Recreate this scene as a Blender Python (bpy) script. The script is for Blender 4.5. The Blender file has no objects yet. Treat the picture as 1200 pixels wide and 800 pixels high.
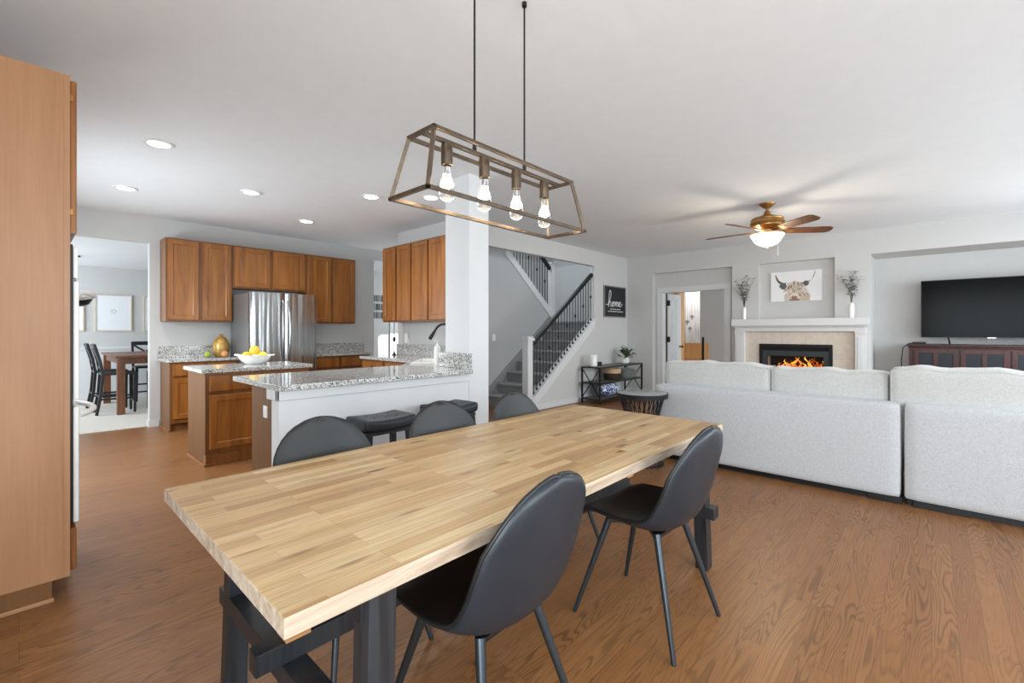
import bpy, bmesh, math, random
from mathutils import Vector, Matrix
random.seed(11)
PI = math.pi
SC = bpy.context.scene
COL = SC.collection

# ------------------------------------------------------------------ camera, world, light, exposure
cam_d = bpy.data.cameras.new('camera')
cam = bpy.data.objects.new('camera', cam_d)
COL.objects.link(cam)
cam.location = (0, 0, 1.27)
cam.rotation_euler = (PI / 2, 0, math.radians(42.7 - 90))
cam_d.sensor_width = 36
cam_d.lens = 533 / 1200 * 36
cam_d.shift_y = -12 / 1200
cam_d.clip_start = 0.05
SC.camera = cam

SC.view_settings.view_transform = 'Standard'
SC.view_settings.look = 'None'
SC.view_settings.gamma = 1
SC.view_settings.use_curve_mapping = False
SC.view_settings.exposure = 0.18
SC.cycles.max_bounces = 10
SC.cycles.diffuse_bounces = 5
SC.cycles.sample_clamp_indirect = 6

world = bpy.data.worlds.new('world')
SC.world = world
world.use_nodes = True
bg = world.node_tree.nodes['Background']
bg.inputs[0].default_value = (0.89, 0.975, 1.02, 1)
bg.inputs[1].default_value = 1.2


def area(name, loc, direction, sx, sy, power, color=(1, 1, 1), spread=180):
    l = bpy.data.lights.new(name, 'AREA')
    l.shape = 'RECTANGLE'
    l.size, l.size_y = sx, sy
    l.energy = power
    l.color = color
    l.spread = math.radians(spread)
    o = bpy.data.objects.new(name, l)
    COL.objects.link(o)
    o.location = loc
    o.rotation_euler = Vector(direction).to_track_quat('-Z', 'Y').to_euler()
    return o


def point(name, loc, power, color=(1, 1, 1), r=0.05):
    l = bpy.data.lights.new(name, 'POINT')
    l.energy = power
    l.color = color
    l.shadow_soft_size = r
    o = bpy.data.objects.new(name, l)
    COL.objects.link(o)
    o.location = loc
    return o


DAY = (0.88, 0.985, 1.04)
# daylight in the openings of the walls behind and to the right of the camera
area('daylight_patio', (-1.52, -1.1, 1.25), (1, 0.1, 0.05), 2.5, 2.2, 125, DAY)
area('daylight_window_dining', (1.2, -2.42, 1.45), (0, 1, -0.75), 2.4, 1.8, 84, DAY)
area('daylight_window_living', (4.4, -2.42, 1.45), (0, 1, -0.75), 2.0, 1.8, 68, DAY)
area('daylight_window_far', (7.2, -2.42, 1.45), (0, 1, -0.55), 1.8, 1.8, 105, DAY)
# area lights added as daylight and fill in the side rooms
area('daylight_kitchen', (-0.42, 5.6, 1.5), (1, 0, -0.35), 1.6, 1.0, 60, DAY)
area('daylight_formal_dining', (-1.3, 9.6, 1.5), (1, 0, 0), 2.4, 1.8, 80, DAY)
area('daylight_office', (10.3, 0.7, 1.5), (0, 1, 0), 1.6, 1.6, 36, DAY)
area('office_fill_light', (11.1, 4.55, 2.55), (0.3, 0, -1), 0.5, 0.5, 13, (1, 0.97, 0.93))  # unseen lamp added to brighten the curtain
area('stair_fill_light', (6.2, 6.5, 4.4), (0, -0.4, -1), 2.2, 1.0, 85, DAY)  # unseen overhead light added to brighten the closed stairwell
area('daylight_hall', (6.9, 7.4, 1.6), (-1, 0.1, 0), 1.2, 1.8, 34, DAY)

# low sun reaching the hall through its side window
sl = bpy.data.lights.new('hall_sun', 'SPOT')
sl.energy = 22000
sl.spot_size = math.radians(14)
sl.spot_blend = 0.05
sl.shadow_soft_size = 0.02
so_ = bpy.data.objects.new('hall_sun', sl)
COL.objects.link(so_)
so_.location = (17, 0.2, 6.9)
so_.rotation_euler = Vector((-1.9, 1.5, -1.0)).to_track_quat('-Z', 'Y').to_euler()

# ------------------------------------------------------------------ materials


def lin(c):
    return tuple(((v / 255) / 12.92 if v / 255 <= 0.04045 else ((v / 255 + 0.055) / 1.055) ** 2.4) for v in c) + (1,)


class NT:
    def __init__(self, name):
        self.m = bpy.data.materials.new(name)
        self.m.use_nodes = True
        self.t = self.m.node_tree
        self.b = self.t.nodes['Principled BSDF']

    def n(self, typ, **kw):
        nd = self.t.nodes.new(typ)
        for k, v in kw.items():
            setattr(nd, k, v)
        return nd

    def l(self, a, b):
        self.t.links.new(a, b)

    def coord(self, scale=(1, 1, 1), kind='Object', add=None):
        tc = self.n('ShaderNodeTexCoord')
        mp = self.n('ShaderNodeMapping')
        mp.inputs['Scale'].default_value = scale
        src = tc.outputs[kind]
        if add is not None:
            va = self.n('ShaderNodeVectorMath', operation='ADD')
            self.l(src, va.inputs[0])
            self.l(add, va.inputs[1])
            src = va.outputs[0]
        self.l(src, mp.inputs['Vector'])
        return mp.outputs[0]

    def noise(self, vec, scale=5, detail=4, rough=0.55, dist=0):
        nd = self.n('ShaderNodeTexNoise')
        nd.inputs['Scale'].default_value = scale
        nd.inputs['Detail'].default_value = detail
        nd.inputs['Roughness'].default_value = rough
        nd.inputs['Distortion'].default_value = dist
        if vec is not None:
            self.l(vec, nd.inputs['Vector'])
        return nd.outputs['Fac']

    def ramp(self, fac, stops, interp='LINEAR'):
        r = self.n('ShaderNodeValToRGB')
        r.color_ramp.interpolation = interp
        el = r.color_ramp.elements
        while len(el) < len(stops):
            el.new(0.5)
        for e, (p, c) in zip(el, stops):
            e.position = p
            e.color = c if len(c) == 4 else lin(c)
        self.l(fac, r.inputs[0])
        return r.outputs[0]

    def mix(self, fac, a, b, mode='MIX'):
        m = self.n('ShaderNodeMix', data_type='RGBA', blend_type=mode)
        for i, v in ((0, fac), (6, a), (7, b)):
            if isinstance(v, (int, float)):
                m.inputs[i].default_value = v
            elif isinstance(v, tuple):
                m.inputs[i].default_value = v if len(v) == 4 else lin(v)
            else:
                self.l(v, m.inputs[i])
        return m.outputs[2]

    def bump(self, h, strength=0.2, dist=0.01):
        b = self.n('ShaderNodeBump')
        b.inputs['Strength'].default_value = strength
        b.inputs['Distance'].default_value = dist
        self.l(h, b.inputs['Height'])
        self.l(b.outputs[0], self.b.inputs['Normal'])

    def set(self, **kw):
        for k, v in kw.items():
            i = self.b.inputs[k.replace('_', ' ')]
            if hasattr(v, 'is_linked'):
                self.l(v, i)
            else:
                i.default_value = v
        return self.m


def plain(name, c, rough=0.5, metal=0.0, var=0.04, scale=8, bump=0.0, spec=None, coat=None, bscale=60):
    t = NT(name)
    f = t.noise(t.coord(), scale, 3)
    k = [max(0, v * (1 - var)) for v in lin(c)[:3]] + [1]
    k2 = [min(1, v * (1 + var)) for v in lin(c)[:3]] + [1]
    col = t.ramp(f, [(0.3, tuple(k)), (0.7, tuple(k2))])
    t.set(Base_Color=col, Roughness=rough, Metallic=metal)
    if spec is not None:
        t.b.inputs['Specular IOR Level'].default_value = spec
    if coat is not None:
        t.b.inputs['Coat Weight'].default_value = coat
    if bump:
        t.bump(t.noise(t.coord(), bscale, 3), bump, 0.004)
    return t.m


def glow(name, c, strength):
    t = NT(name)
    t.b.inputs['Base Color'].default_value = lin(c)
    t.b.inputs['Emission Color'].default_value = lin(c)
    t.b.inputs['Emission Strength'].default_value = strength
    return t.m


def glass(name, rough=0.0, tint=(255, 255, 255), ior=1.45):
    t = NT(name)
    return t.set(Base_Color=lin(tint), Roughness=rough, Transmission_Weight=1.0, IOR=ior)


def wood(name, dark, light, axis='Z', rough=0.38, scale=1.0, contrast=(0.32, 0.68), coat=0.0, bump=0.03):
    """grain runs along the given axis of object space, varied per object"""
    t = NT(name)
    oi = t.n('ShaderNodeObjectInfo')
    mul = t.n('ShaderNodeVectorMath', operation='SCALE')
    mul.inputs[0].default_value = (37, 19, 53)
    t.l(oi.outputs['Random'], mul.inputs['Scale'])
    s = {'X': (1.2, 14, 14), 'Y': (14, 1.2, 14), 'Z': (14, 14, 1.2)}[axis]
    v = t.coord(tuple(k * scale for k in s), add=mul.outputs[0])
    f1 = t.noise(v, 1.0, 6, 0.6, 1.2)
    s2 = {'X': (3, 90, 90), 'Y': (90, 3, 90), 'Z': (90, 90, 3)}[axis]
    f2 = t.noise(t.coord(s2, add=mul.outputs[0]), 1.0, 3)
    m = t.n('ShaderNodeMath', operation='MULTIPLY_ADD')
    t.l(f2, m.inputs[0])
    m.inputs[1].default_value = 0.35
    t.l(f1, m.inputs[2])
    m2 = t.n('ShaderNodeMath', operation='SUBTRACT')
    t.l(m.outputs[0], m2.inputs[0])
    m2.inputs[1].default_value = 0.175
    col = t.ramp(m2.outputs[0], [(contrast[0], dark), (contrast[1], light)])
    t.set(Base_Color=col, Roughness=rough, Coat_Weight=coat)
    t.b.inputs['Coat Roughness'].default_value = 0.15
    if bump:
        t.bump(f2, bump, 0.003)
    return t.m


def planks(name, length, width, seam, tones, grain_dark, grain_amount, rough, mortar, bump=0.1, knots=False, cathedral=True, tone_light=None):
    """boards along object X: per-board tone and grain"""
    t = NT(name)
    tc = t.n('ShaderNodeTexCoord')
    br = t.n('ShaderNodeTexBrick')
    br.offset = 0.37
    br.offset_frequency = 3
    br.squash = 1.0
    br.inputs['Color1'].default_value = (0, 0, 0, 1)
    br.inputs['Color2'].default_value = (1, 1, 1, 1)
    br.inputs['Mortar'].default_value = (0.5, 0.5, 0.5, 1)
    br.inputs['Scale'].default_value = 1
    br.inputs['Mortar Size'].default_value = mortar
    br.inputs['Mortar Smooth'].default_value = 0.2
    br.inputs['Bias'].default_value = 0
    br.inputs['Brick Width'].default_value = length
    br.inputs['Row Height'].default_value = width
    t.l(tc.outputs['Object'], br.inputs['Vector'])
    off = t.n('ShaderNodeVectorMath', operation='MULTIPLY')
    t.l(br.outputs['Color'], off.inputs[0])
    off.inputs[1].default_value = (31, 17, 0)
    add = t.n('ShaderNodeVectorMath', operation='ADD')
    t.l(tc.outputs['Object'], add.inputs[0])
    t.l(off.outputs[0], add.inputs[1])

    def mp(s):
        q = t.n('ShaderNodeMapping')
        q.inputs['Scale'].default_value = s
        t.l(add.outputs[0], q.inputs['Vector'])
        return q.outputs[0]
    base = t.ramp(br.outputs['Color'], [(i / (len(tones) - 1), c) for i, c in enumerate(tones)])
    fine = t.noise(mp((5, 160, 1)), 1, 3, 0.6)
    if cathedral:
        nz = t.n('ShaderNodeTexNoise')
        nz.inputs['Scale'].default_value = 1.0
        nz.inputs['Detail'].default_value = 2.2
        nz.inputs['Roughness'].default_value = 0.42
        nz.inputs['Distortion'].default_value = 0.35
        t.l(mp((0.8, 7.5, 1)), nz.inputs['Vector'])
        k1 = t.n('ShaderNodeMath', operation='MULTIPLY')
        t.l(nz.outputs['Fac'], k1.inputs[0])
        k1.inputs[1].default_value = 26
        k2 = t.n('ShaderNodeMath', operation='FRACT')
        t.l(k1.outputs[0], k2.inputs[0])
        lines = t.ramp(k2.outputs[0], [(0.0, (0.9, 0.9, 0.9, 1)), (0.16, (0.75, 0.75, 0.75, 1)), (0.42, (0.06, 0.06, 0.06, 1)), (0.86, (0.0, 0.0, 0.0, 1)), (1.0, (0.85, 0.85, 0.85, 1))])
        amt = t.ramp(t.noise(mp((0.8, 5, 3)), 1, 2), [(0.36, (0.25, 0.25, 0.25, 1)), (0.62, (1, 1, 1, 1))])
        g1 = t.mix(1.0, lines, amt, 'MULTIPLY')
    else:
        g1 = t.ramp(t.noise(mp((2.2, 38, 1)), 1, 5, 0.6, 1.0), [(0.45, (0, 0, 0, 1)), (0.75, (1, 1, 1, 1))])
    g2 = t.ramp(fine, [(0.45, (0, 0, 0, 1)), (0.72, (1, 1, 1, 1))])
    gm = t.mix(0.3 if cathedral else 0.45, g1, g2)
    mm = t.n('ShaderNodeMath', operation='MULTIPLY')
    t.l(gm, mm.inputs[0])
    mm.inputs[1].default_value = grain_amount
    col = t.mix(mm.outputs[0], base, grain_dark)
    big = t.noise(t.coord((0.9, 0.9, 1)), 1.3, 2)
    col = t.mix(t.ramp(big, [(0.35, (0, 0, 0, 1)), (0.7, (0.35, 0.35, 0.35, 1))]), col, tones[-1] if tone_light is None else tone_light)
    if knots:
        vk = t.n('ShaderNodeTexVoronoi')
        vk.inputs['Scale'].default_value = 1
        t.l(mp((2.6, 11, 1)), vk.inputs['Vector'])
        kf = t.ramp(vk.outputs['Distance'], [(0.07, (0.8, 0.8, 0.8, 1)), (0.19, (0, 0, 0, 1))])
        col = t.mix(kf, col, (92, 60, 34))
    col = t.mix(br.outputs['Fac'], col, seam)
    t.set(Base_Color=col, Roughness=rough)
    inv = t.n('ShaderNodeMath', operation='SUBTRACT')
    inv.inputs[0].default_value = 1
    t.l(br.outputs['Fac'], inv.inputs[1])
    mm2 = t.n('ShaderNodeMath', operation='MULTIPLY_ADD')
    t.l(gm, mm2.inputs[0])
    mm2.inputs[1].default_value = -0.25
    t.l(inv.outputs[0], mm2.inputs[2])
    t.bump(mm2.outputs[0], bump, 0.003)
    return t.m


def granite(name):
    t = NT(name)
    v1 = t.n('ShaderNodeTexVoronoi')
    v1.inputs['Scale'].default_value = 160
    v1.inputs['Randomness'].default_value = 1
    t.l(t.coord(), v1.inputs['Vector'])
    cellf = t.n('ShaderNodeSeparateColor')
    t.l(v1.outputs['Color'], cellf.inputs[0])
    c1 = t.ramp(cellf.outputs[0], [(0.0, (28, 28, 30)), (0.13, (76, 74, 74)), (0.24, (156, 154, 152)), (0.5, (204, 203, 201)), (0.78, (232, 231, 229))], 'CONSTANT')
    nz = t.noise(t.coord(), 9, 4)
    c2 = t.mix(t.ramp(nz, [(0.42, (0, 0, 0, 1)), (0.62, (0.3, 0.3, 0.3, 1))]), c1, (180, 176, 170))
    return t.set(Base_Color=c2, Roughness=0.09)


def stainless(name):
    t = NT(name)
    w = t.noise(t.coord((7.0, 0.2, 0.35)), 1.0, 2, 0.5)
    t.bump(w, 0.55, 0.05)
    f = t.noise(t.coord((260, 1, 2)), 1, 2)
    col = t.ramp(f, [(0.3, (150, 152, 154)), (0.7, (176, 178, 180))])
    return t.set(Base_Color=col, Metallic=1.0, Roughness=0.2)


def fabric(name, c1, c2, scale=420, rough=0.95, bump=0.25):
    t = NT(name)
    n = t.noise(t.coord(), scale, 2, 0.7)
    n2 = t.noise(t.coord(), 60, 3)
    col = t.mix(t.ramp(n2, [(0.3, (0, 0, 0, 1)), (0.7, (0.5, 0.5, 0.5, 1))]), t.ramp(n, [(0.33, c1), (0.67, c2)]), c2)
    t.set(Base_Color=col, Roughness=rough, Sheen_Weight=0.25)
    t.bump(n, bump, 0.003)
    return t.m


def leather(name, c, rough=0.42):
    t = NT(name)
    v = t.n('ShaderNodeTexVoronoi')
    v.inputs['Scale'].default_value = 260
    t.l(t.coord(), v.inputs['Vector'])
    n = t.noise(t.coord(), 6, 3)
    k = [x * 0.8 for x in lin(c)[:3]] + [1]
    col = t.ramp(n, [(0.3, tuple(k)), (0.7, lin(c))])
    t.set(Base_Color=col, Roughness=rough)
    t.bump(v.outputs['Distance'], 0.12, 0.002)
    return t.m


M = {}
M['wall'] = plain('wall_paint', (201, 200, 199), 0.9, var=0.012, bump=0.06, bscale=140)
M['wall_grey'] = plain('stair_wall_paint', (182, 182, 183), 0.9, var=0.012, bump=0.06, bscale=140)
M['ceiling'] = plain('ceiling_paint', (232, 235, 239), 0.95, var=0.012, bump=0.12, bscale=90)
M['trim'] = plain('white_trim_paint', (216, 216, 217), 0.45, var=0.01)
M['halfwall'] = plain('half_wall_paint', (218, 218, 219), 0.8, var=0.01, bump=0.05, bscale=140)
M['floor'] = planks('oak_floor', 1.25, 0.083, (96, 64, 42), [(136, 91, 53), (146, 100, 60), (140, 95, 57), (150, 104, 64), (136, 92, 58)], (58, 37, 23), 0.9, 0.34, 0.0008, 0.12)
M['tabletop'] = planks('acacia_butcher_block', 0.46, 0.044, (150, 112, 70), [(164, 122, 78), (212, 180, 130), (194, 156, 106), (226, 200, 154), (178, 136, 88), (212, 180, 128)], (122, 82, 46), 0.75, 0.33, 0.0004, 0.03, knots=True, cathedral=False, tone_light=(214, 184, 136))
M['table_edge'] = wood('acacia_edge', (158, 134, 114), (206, 190, 170), 'X', 0.5, 1.5)
M['raw_wood'] = wood('raw_wood', (150, 104, 62), (196, 148, 96), 'X', 0.6)
M['black_wood'] = wood('black_painted_wood', (24, 26, 29), (44, 47, 52), 'Z', 0.42, 1.0, bump=0.08)
M['cab_door'] = wood('maple_cabinet', (124, 72, 26), (164, 104, 44), 'Z', 0.36, 0.7, coat=0.08)
M['cab_body'] = wood('maple_cabinet_body', (108, 65, 28), (138, 88, 42), 'Z', 0.4, 0.7, coat=0.05)
M['veneer_lit'] = wood('maple_veneer_lit', (156, 110, 74), (178, 132, 94), 'Z', 0.4, 0.35, contrast=(0.25, 0.75))  # veneer panel; the light falling on it is put into the paler tone
M['end_panel'] = wood('cabinet_end_panel', (104, 69, 38), (122, 84, 48), 'Z', 0.6, 0.5, contrast=(0.25, 0.75))
M['end_panel'].node_tree.nodes['Principled BSDF'].inputs['Specular IOR Level'].default_value = 0.3
M['dark_wood'] = wood('mahogany', (40, 16, 14), (76, 32, 27), 'X', 0.35, 1.0)
M['dark_door'] = wood('mahogany_upright', (42, 17, 15), (78, 34, 29), 'Z', 0.35, 1.0)
M['oak_table'] = wood('walnut_table', (92, 56, 34), (132, 84, 54), 'Z', 0.4)
M['blade'] = wood('fan_blade', (72, 42, 24), (112, 70, 42), 'X', 0.5)
M['pine'] = wood('pine', (206, 150, 96), (232, 182, 126), 'Z', 0.5)
M['granite'] = granite('granite')
M['steel'] = stainless('stainless_steel')
M['steel_side'] = plain('fridge_side', (118, 119, 121), 0.4, 0.3, var=0.02)
M['chrome'] = plain('brushed_chrome', (170, 172, 174), 0.22, 1.0)
M['black_leather'] = leather('black_leatherette', (36, 42, 50), 0.40)
M['black_seat'] = leather('black_leather_seat', (20, 20, 22), 0.42)
M['piping'] = plain('black_piping', (24, 25, 28), 0.4)
M['gunmetal'] = plain('gunmetal', (66, 72, 78), 0.35, 0.75)
M['black'] = plain('black_metal', (22, 22, 24), 0.42, 0.2)
M['iron'] = plain('wrought_iron', (30, 30, 33), 0.5, 0.3)
M['bronze'] = plain('aged_bronze', (112, 97, 82), 0.3, 0.85, var=0.2, scale=20)
M['gold'] = plain('antique_gold', (168, 124, 70), 0.35, 0.7, var=0.18, scale=25)
M['white'] = plain('white_enamel', (236, 236, 234), 0.3)
M['white_plastic'] = plain('white_plastic', (238, 238, 236), 0.4)
M['ceramic'] = plain('white_ceramic', (242, 242, 240), 0.2)
M['sofa'] = fabric('light_grey_weave', (154, 154, 156), (202, 202, 204), 300)
M['cushion'] = fabric('light_grey_cushion', (160, 159, 156), (204, 203, 200), 300)
M['carpet'] = fabric('grey_carpet', (112, 112, 112), (154, 154, 154), 220, 1.0, 0.6)
M['beige_carpet'] = fabric('pale_carpet', (176, 168, 158), (204, 196, 186), 220, 1.0, 0.5)
M['screen'] = plain('tv_screen', (4, 4, 5), 0.16, var=0, spec=0.07)
M['smoked'] = plain('smoked_cabinet_glass', (44, 48, 54), 0.1, var=0.05)
M['marble'] = plain('grey_marble', (150, 152, 153), 0.12, var=0.15, scale=14)
M['tile'] = plain('travertine_tile', (212, 201, 188), 0.35, var=0.06, scale=14)
M['grout'] = plain('grout', (176, 162, 148), 0.8)
M['soot'] = plain('firebox_black', (14, 13, 13), 0.7)
M['charcoal'] = plain('charcoal_iron', (58, 66, 68), 0.45, 0.4)
M['log'] = plain('charred_log', (46, 32, 24), 0.9, var=0.4, scale=30, bump=0.5)


def fire(name, lo, hi, strength):
    t = NT(name)
    f = t.noise(t.coord(), 16, 4, 0.7, 1.2)
    col = t.ramp(f, [(0.34, (70, 14, 4)), (0.48, lo), (0.6, hi)])
    t.set(Base_Color=(0.02, 0.01, 0.0, 1), Emission_Color=col, Emission_Strength=strength)
    return t.m


M['flame'] = fire('flame_orange', (214, 84, 16), (255, 160, 50), 1.0)
M['flame_core'] = fire('flame_yellow', (255, 140, 40), (255, 206, 100), 1.5)
M['bulb_glow'] = glow('lamp_filament', (255, 226, 180), 30)
M['can_glow'] = glow('downlight_lens', (255, 250, 242), 9)
M['bowl_glow'] = glow('frosted_bowl_light', (255, 238, 208), 5)
M['glass'] = glass('clear_glass')
M['dark_glass'] = plain('black_glass', (12, 12, 14), 0.08)
M['lemon'] = plain('lemon_skin', (236, 196, 60), 0.4, var=0.08, scale=20, bump=0.15)
M['lime'] = plain('lime_skin', (166, 178, 74), 0.4, var=0.1, scale=20)
M['peach'] = plain('peach_skin', (214, 150, 96), 0.5, var=0.15, scale=12)
M['pineapple'] = plain('gilded_pineapple', (190, 150, 84), 0.35, 0.4, var=0.25, scale=40)
M['leaf'] = plain('green_leaf', (72, 92, 56), 0.55, var=0.3, scale=20)
M['dry_leaf'] = plain('silvery_leaf', (146, 146, 143), 0.6, var=0.35, scale=30)
M['pale_leaf'] = plain('pale_blossom', (214, 213, 210), 0.7, var=0.1, scale=30)
M['twig'] = plain('brown_twig', (78, 64, 54), 0.8, var=0.2)
M['skirt'] = plain('grey_skirt_paint', (142, 142, 143), 0.6, var=0.02)
M['floor'].node_tree.nodes['Principled BSDF'].inputs['Specular IOR Level'].default_value = 0.3
M['canvas'] = plain('white_canvas', (238, 238, 240), 0.8, var=0.01)
M['fur_light'] = plain('cream_fur', (226, 212, 198), 0.9, var=0.1, scale=60)
M['fur_mid'] = plain('tan_fur', (200, 180, 160), 0.9, var=0.15, scale=60)
M['fur_dark'] = plain('brown_fur', (138, 112, 94), 0.9, var=0.15, scale=60)
M['horn'] = plain('grey_horn', (96, 96, 94), 0.7, var=0.2, scale=40)
M['nose'] = plain('pink_brown_nose', (142, 108, 96), 0.7, var=0.15, scale=60)
M['chalk_black'] = plain('black_sign_board', (32, 32, 34), 0.7)
M['chalk_white'] = plain('white_lettering', (226, 226, 226), 0.7, var=0.02)
M['frame_grey'] = plain('grey_wood_frame', (120, 120, 122), 0.6, var=0.15)
M['frame_pale'] = plain('pale_oak_frame', (212, 196, 176), 0.6, var=0.1)
M['paper'] = plain('pale_print', (236, 238, 242), 0.6, var=0.01)
M['wicker'] = plain('natural_wicker', (196, 164, 128), 0.8, var=0.15, scale=60, bump=0.5)
M['wicker_dark'] = plain('dark_wicker', (46, 36, 26), 0.8, var=0.3, scale=60, bump=0.5)
M['tv_stand'] = M['black']
M['curtain'] = fabric('white_curtain', (232, 232, 232), (244, 244, 244), 200, 0.9, 0.1)
M['black_chair'] = wood('black_chair_wood', (20, 20, 24), (40, 40, 46), 'Z', 0.4)
M['charcoal_fabric'] = fabric('charcoal_weave', (52, 58, 56), (110, 116, 112), 60, 0.95, 0.4)


def blue_white(name):
    t = NT(name)
    v = t.noise(t.coord(), 19, 3, 0.6, 1.5)
    col = t.ramp(v, [(0.0, (34, 48, 96)), (0.44, (62, 88, 150)), (0.49, (150, 176, 220)), (0.53, (232, 236, 242)), (1.0, (240, 242, 246))], 'CONSTANT')
    return t.set(Base_Color=col, Roughness=0.8)


M['blue_white'] = blue_white('blue_white_print')

# ------------------------------------------------------------------ mesh builder


class MB:
    def __init__(self):
        self.bm = bmesh.new()
        self.wn = False

    def _v(self, pts):
        return [self.bm.verts.new(p) for p in pts]

    def box(self, a, b, bev=0.0, seg=2, rot=None, piv=None):
        x0, y0, z0 = (min(a[i], b[i]) for i in range(3))
        x1, y1, z1 = (max(a[i], b[i]) for i in range(3))
        vs = self._v([(x0, y0, z0), (x1, y0, z0), (x1, y1, z0), (x0, y1, z0), (x0, y0, z1), (x1, y0, z1), (x1, y1, z1), (x0, y1, z1)])
        fs = [self.bm.faces.new([vs[i] for i in q]) for q in ((0, 3, 2, 1), (4, 5, 6, 7), (0, 1, 5, 4), (1, 2, 6, 5), (2, 3, 7, 6), (3, 0, 4, 7))]
        allv = set(vs)
        if bev > 0:
            self.wn = True
            es = list({e for f in fs for e in f.edges})
            r = bmesh.ops.bevel(self.bm, geom=es, offset=bev, segments=seg, affect='EDGES', profile=0.5, clamp_overlap=True)
            allv = {v for v in vs if v.is_valid} | set(r['verts'])
        if rot is not None:
            p = Vector(piv if piv is not None else ((x0 + x1) / 2, (y0 + y1) / 2, (z0 + z1) / 2))
            for v in allv:
                v.co = p + rot @ (v.co - p)
        return self

    def bar(self, p0, p1, w, h, bev=0.0, up=(0, 0, 1)):
        """square bar between two points; h measured along up"""
        p0, p1 = Vector(p0), Vector(p1)
        d = p1 - p0
        L = d.length
        z = d.normalized()
        u = Vector(up)
        if abs(z.dot(u)) > 0.98:
            u = Vector((0, 1, 0))
        x = u.cross(z).normalized()
        y = z.cross(x)
        R = Matrix((x, y, z)).transposed()
        n0 = set(self.bm.verts)
        self.box((-w / 2, -h / 2, 0), (w / 2, h / 2, L), bev)
        for v in set(self.bm.verts) - n0:
            v.co = p0 + R @ v.co
        return self

    def taper(self, p0, p1, w0, h0, w1, h1, up=(0, 0, 1)):
        p0, p1 = Vector(p0), Vector(p1)
        z = (p1 - p0).normalized()
        u = Vector(up)
        if abs(z.dot(u)) > 0.98:
            u = Vector((0, 1, 0))
        x = u.cross(z).normalized()
        y = z.cross(x)
        r = []
        for p, w, h in ((p0, w0, h0), (p1, w1, h1)):
            r.append(self._v([p + x * sx * w / 2 + y * sy * h / 2 for sx, sy in ((-1, -1), (1, -1), (1, 1), (-1, 1))]))
        self.bm.faces.new(r[0][::-1])
        self.bm.faces.new(r[1])
        for i in range(4):
            j = (i + 1) % 4
            self.bm.faces.new((r[0][i], r[0][j], r[1][j], r[1][i]))
        return self

    def rings(self, rings, closed=True, cap=True):
        rv = [self._v(r) for r in rings]
        n = len(rv[0])
        for a, b in zip(rv, rv[1:]):
            for i in range(n if closed else n - 1):
                j = (i + 1) % n
                self.bm.faces.new((a[i], a[j], b[j], b[i]))
        if cap and closed:
            self.bm.faces.new(rv[0][::-1])
            self.bm.faces.new(rv[-1])
        return self

    def tube(self, pts, r, seg=8, loop=False, cap=True):
        pts = [Vector(p) for p in pts]
        n = len(pts)
        rs = r if isinstance(r, (list, tuple)) else [r] * n
        tang = []
        for i in range(n):
            a = pts[(i - 1) % n] if (i > 0 or loop) else pts[0]
            b = pts[(i + 1) % n] if (i < n - 1 or loop) else pts[-1]
            tang.append((b - a).normalized())
        t0 = tang[0]
        u = Vector((0, 0, 1)) if abs(t0.z) < 0.9 else Vector((1, 0, 0))
        nx = (u - t0 * u.dot(t0)).normalized()
        rings = []
        for i in range(n):
            t = tang[i]
            nx = (nx - t * nx.dot(t)).normalized()
            by = t.cross(nx)
            rings.append([pts[i] + (nx * math.cos(2 * PI * k / seg) + by * math.sin(2 * PI * k / seg)) * rs[i] for k in range(seg)])
        if loop:
            rings.append(rings[0])
            return self.rings(rings, True, False)
        return self.rings(rings, True, cap)

    def cyl(self, p0, p1, r0, r1=None, seg=20):
        return self.tube([p0, p1], [r0, r0 if r1 is None else r1], seg)

    def lathe(self, prof, c=(0, 0, 0), seg=32, cap=True, fn=None):
        c = Vector(c)
        rings = []
        for r, z in prof:
            ring = []
            for k in range(seg):
                a = 2 * PI * k / seg
                rr = max(r, 0.0004)
                if fn:
                    rr = fn(rr, z, a)
                ring.append(c + Vector((rr * math.cos(a), rr * math.sin(a), z)))
            rings.append(ring)
        return self.rings(rings, True, cap)

    def ell(self, c, s, seg=16, nr=10, R=None):
        c = Vector(c)
        rings = []
        for i in range(nr + 1):
            t = -PI / 2 + PI * i / nr
            r = max(math.cos(t), 0.01)
            ring = []
            for k in range(seg):
                v = Vector((s[0] * r * math.cos(2 * PI * k / seg), s[1] * r * math.sin(2 * PI * k / seg), s[2] * math.sin(t)))
                ring.append(c + (R @ v if R else v))
            rings.append(ring)
        return self.rings(rings)

    def prism(self, poly, ax, a, b, bev=0):
        """poly in the other two axes (cyclic order kept as x<y<z), extruded along ax from a to b"""
        def mk(p, t):
            return {'X': (t, p[0], p[1]), 'Y': (p[0], t, p[1]), 'Z': (p[0], p[1], t)}[ax]
        lo = self._v([mk(p, a) for p in poly])
        hi = self._v([mk(p, b) for p in poly])
        n = len(poly)
        f = [self.bm.faces.new(lo[::-1]), self.bm.faces.new(hi)]
        for i in range(n):
            j = (i + 1) % n
            f.append(self.bm.faces.new((lo[i], lo[j], hi[j], hi[i])))
        if bev:
            self.wn = True
            es = list({e for q in f for e in q.edges})
            bmesh.ops.bevel(self.bm, geom=es, offset=bev, segments=2, affect='EDGES', profile=0.5)
        return self

    def quad(self, *p):
        self.bm.faces.new(self._v(p))
        return self

    def grid(self, f, nu, nv):
        g = [[self.bm.verts.new(f(i / nu, j / nv)) for j in range(nv + 1)] for i in range(nu + 1)]
        for i in range(nu):
            for j in range(nv):
                self.bm.faces.new((g[i][j], g[i + 1][j], g[i + 1][j + 1], g[i][j + 1]))
        return self

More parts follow.
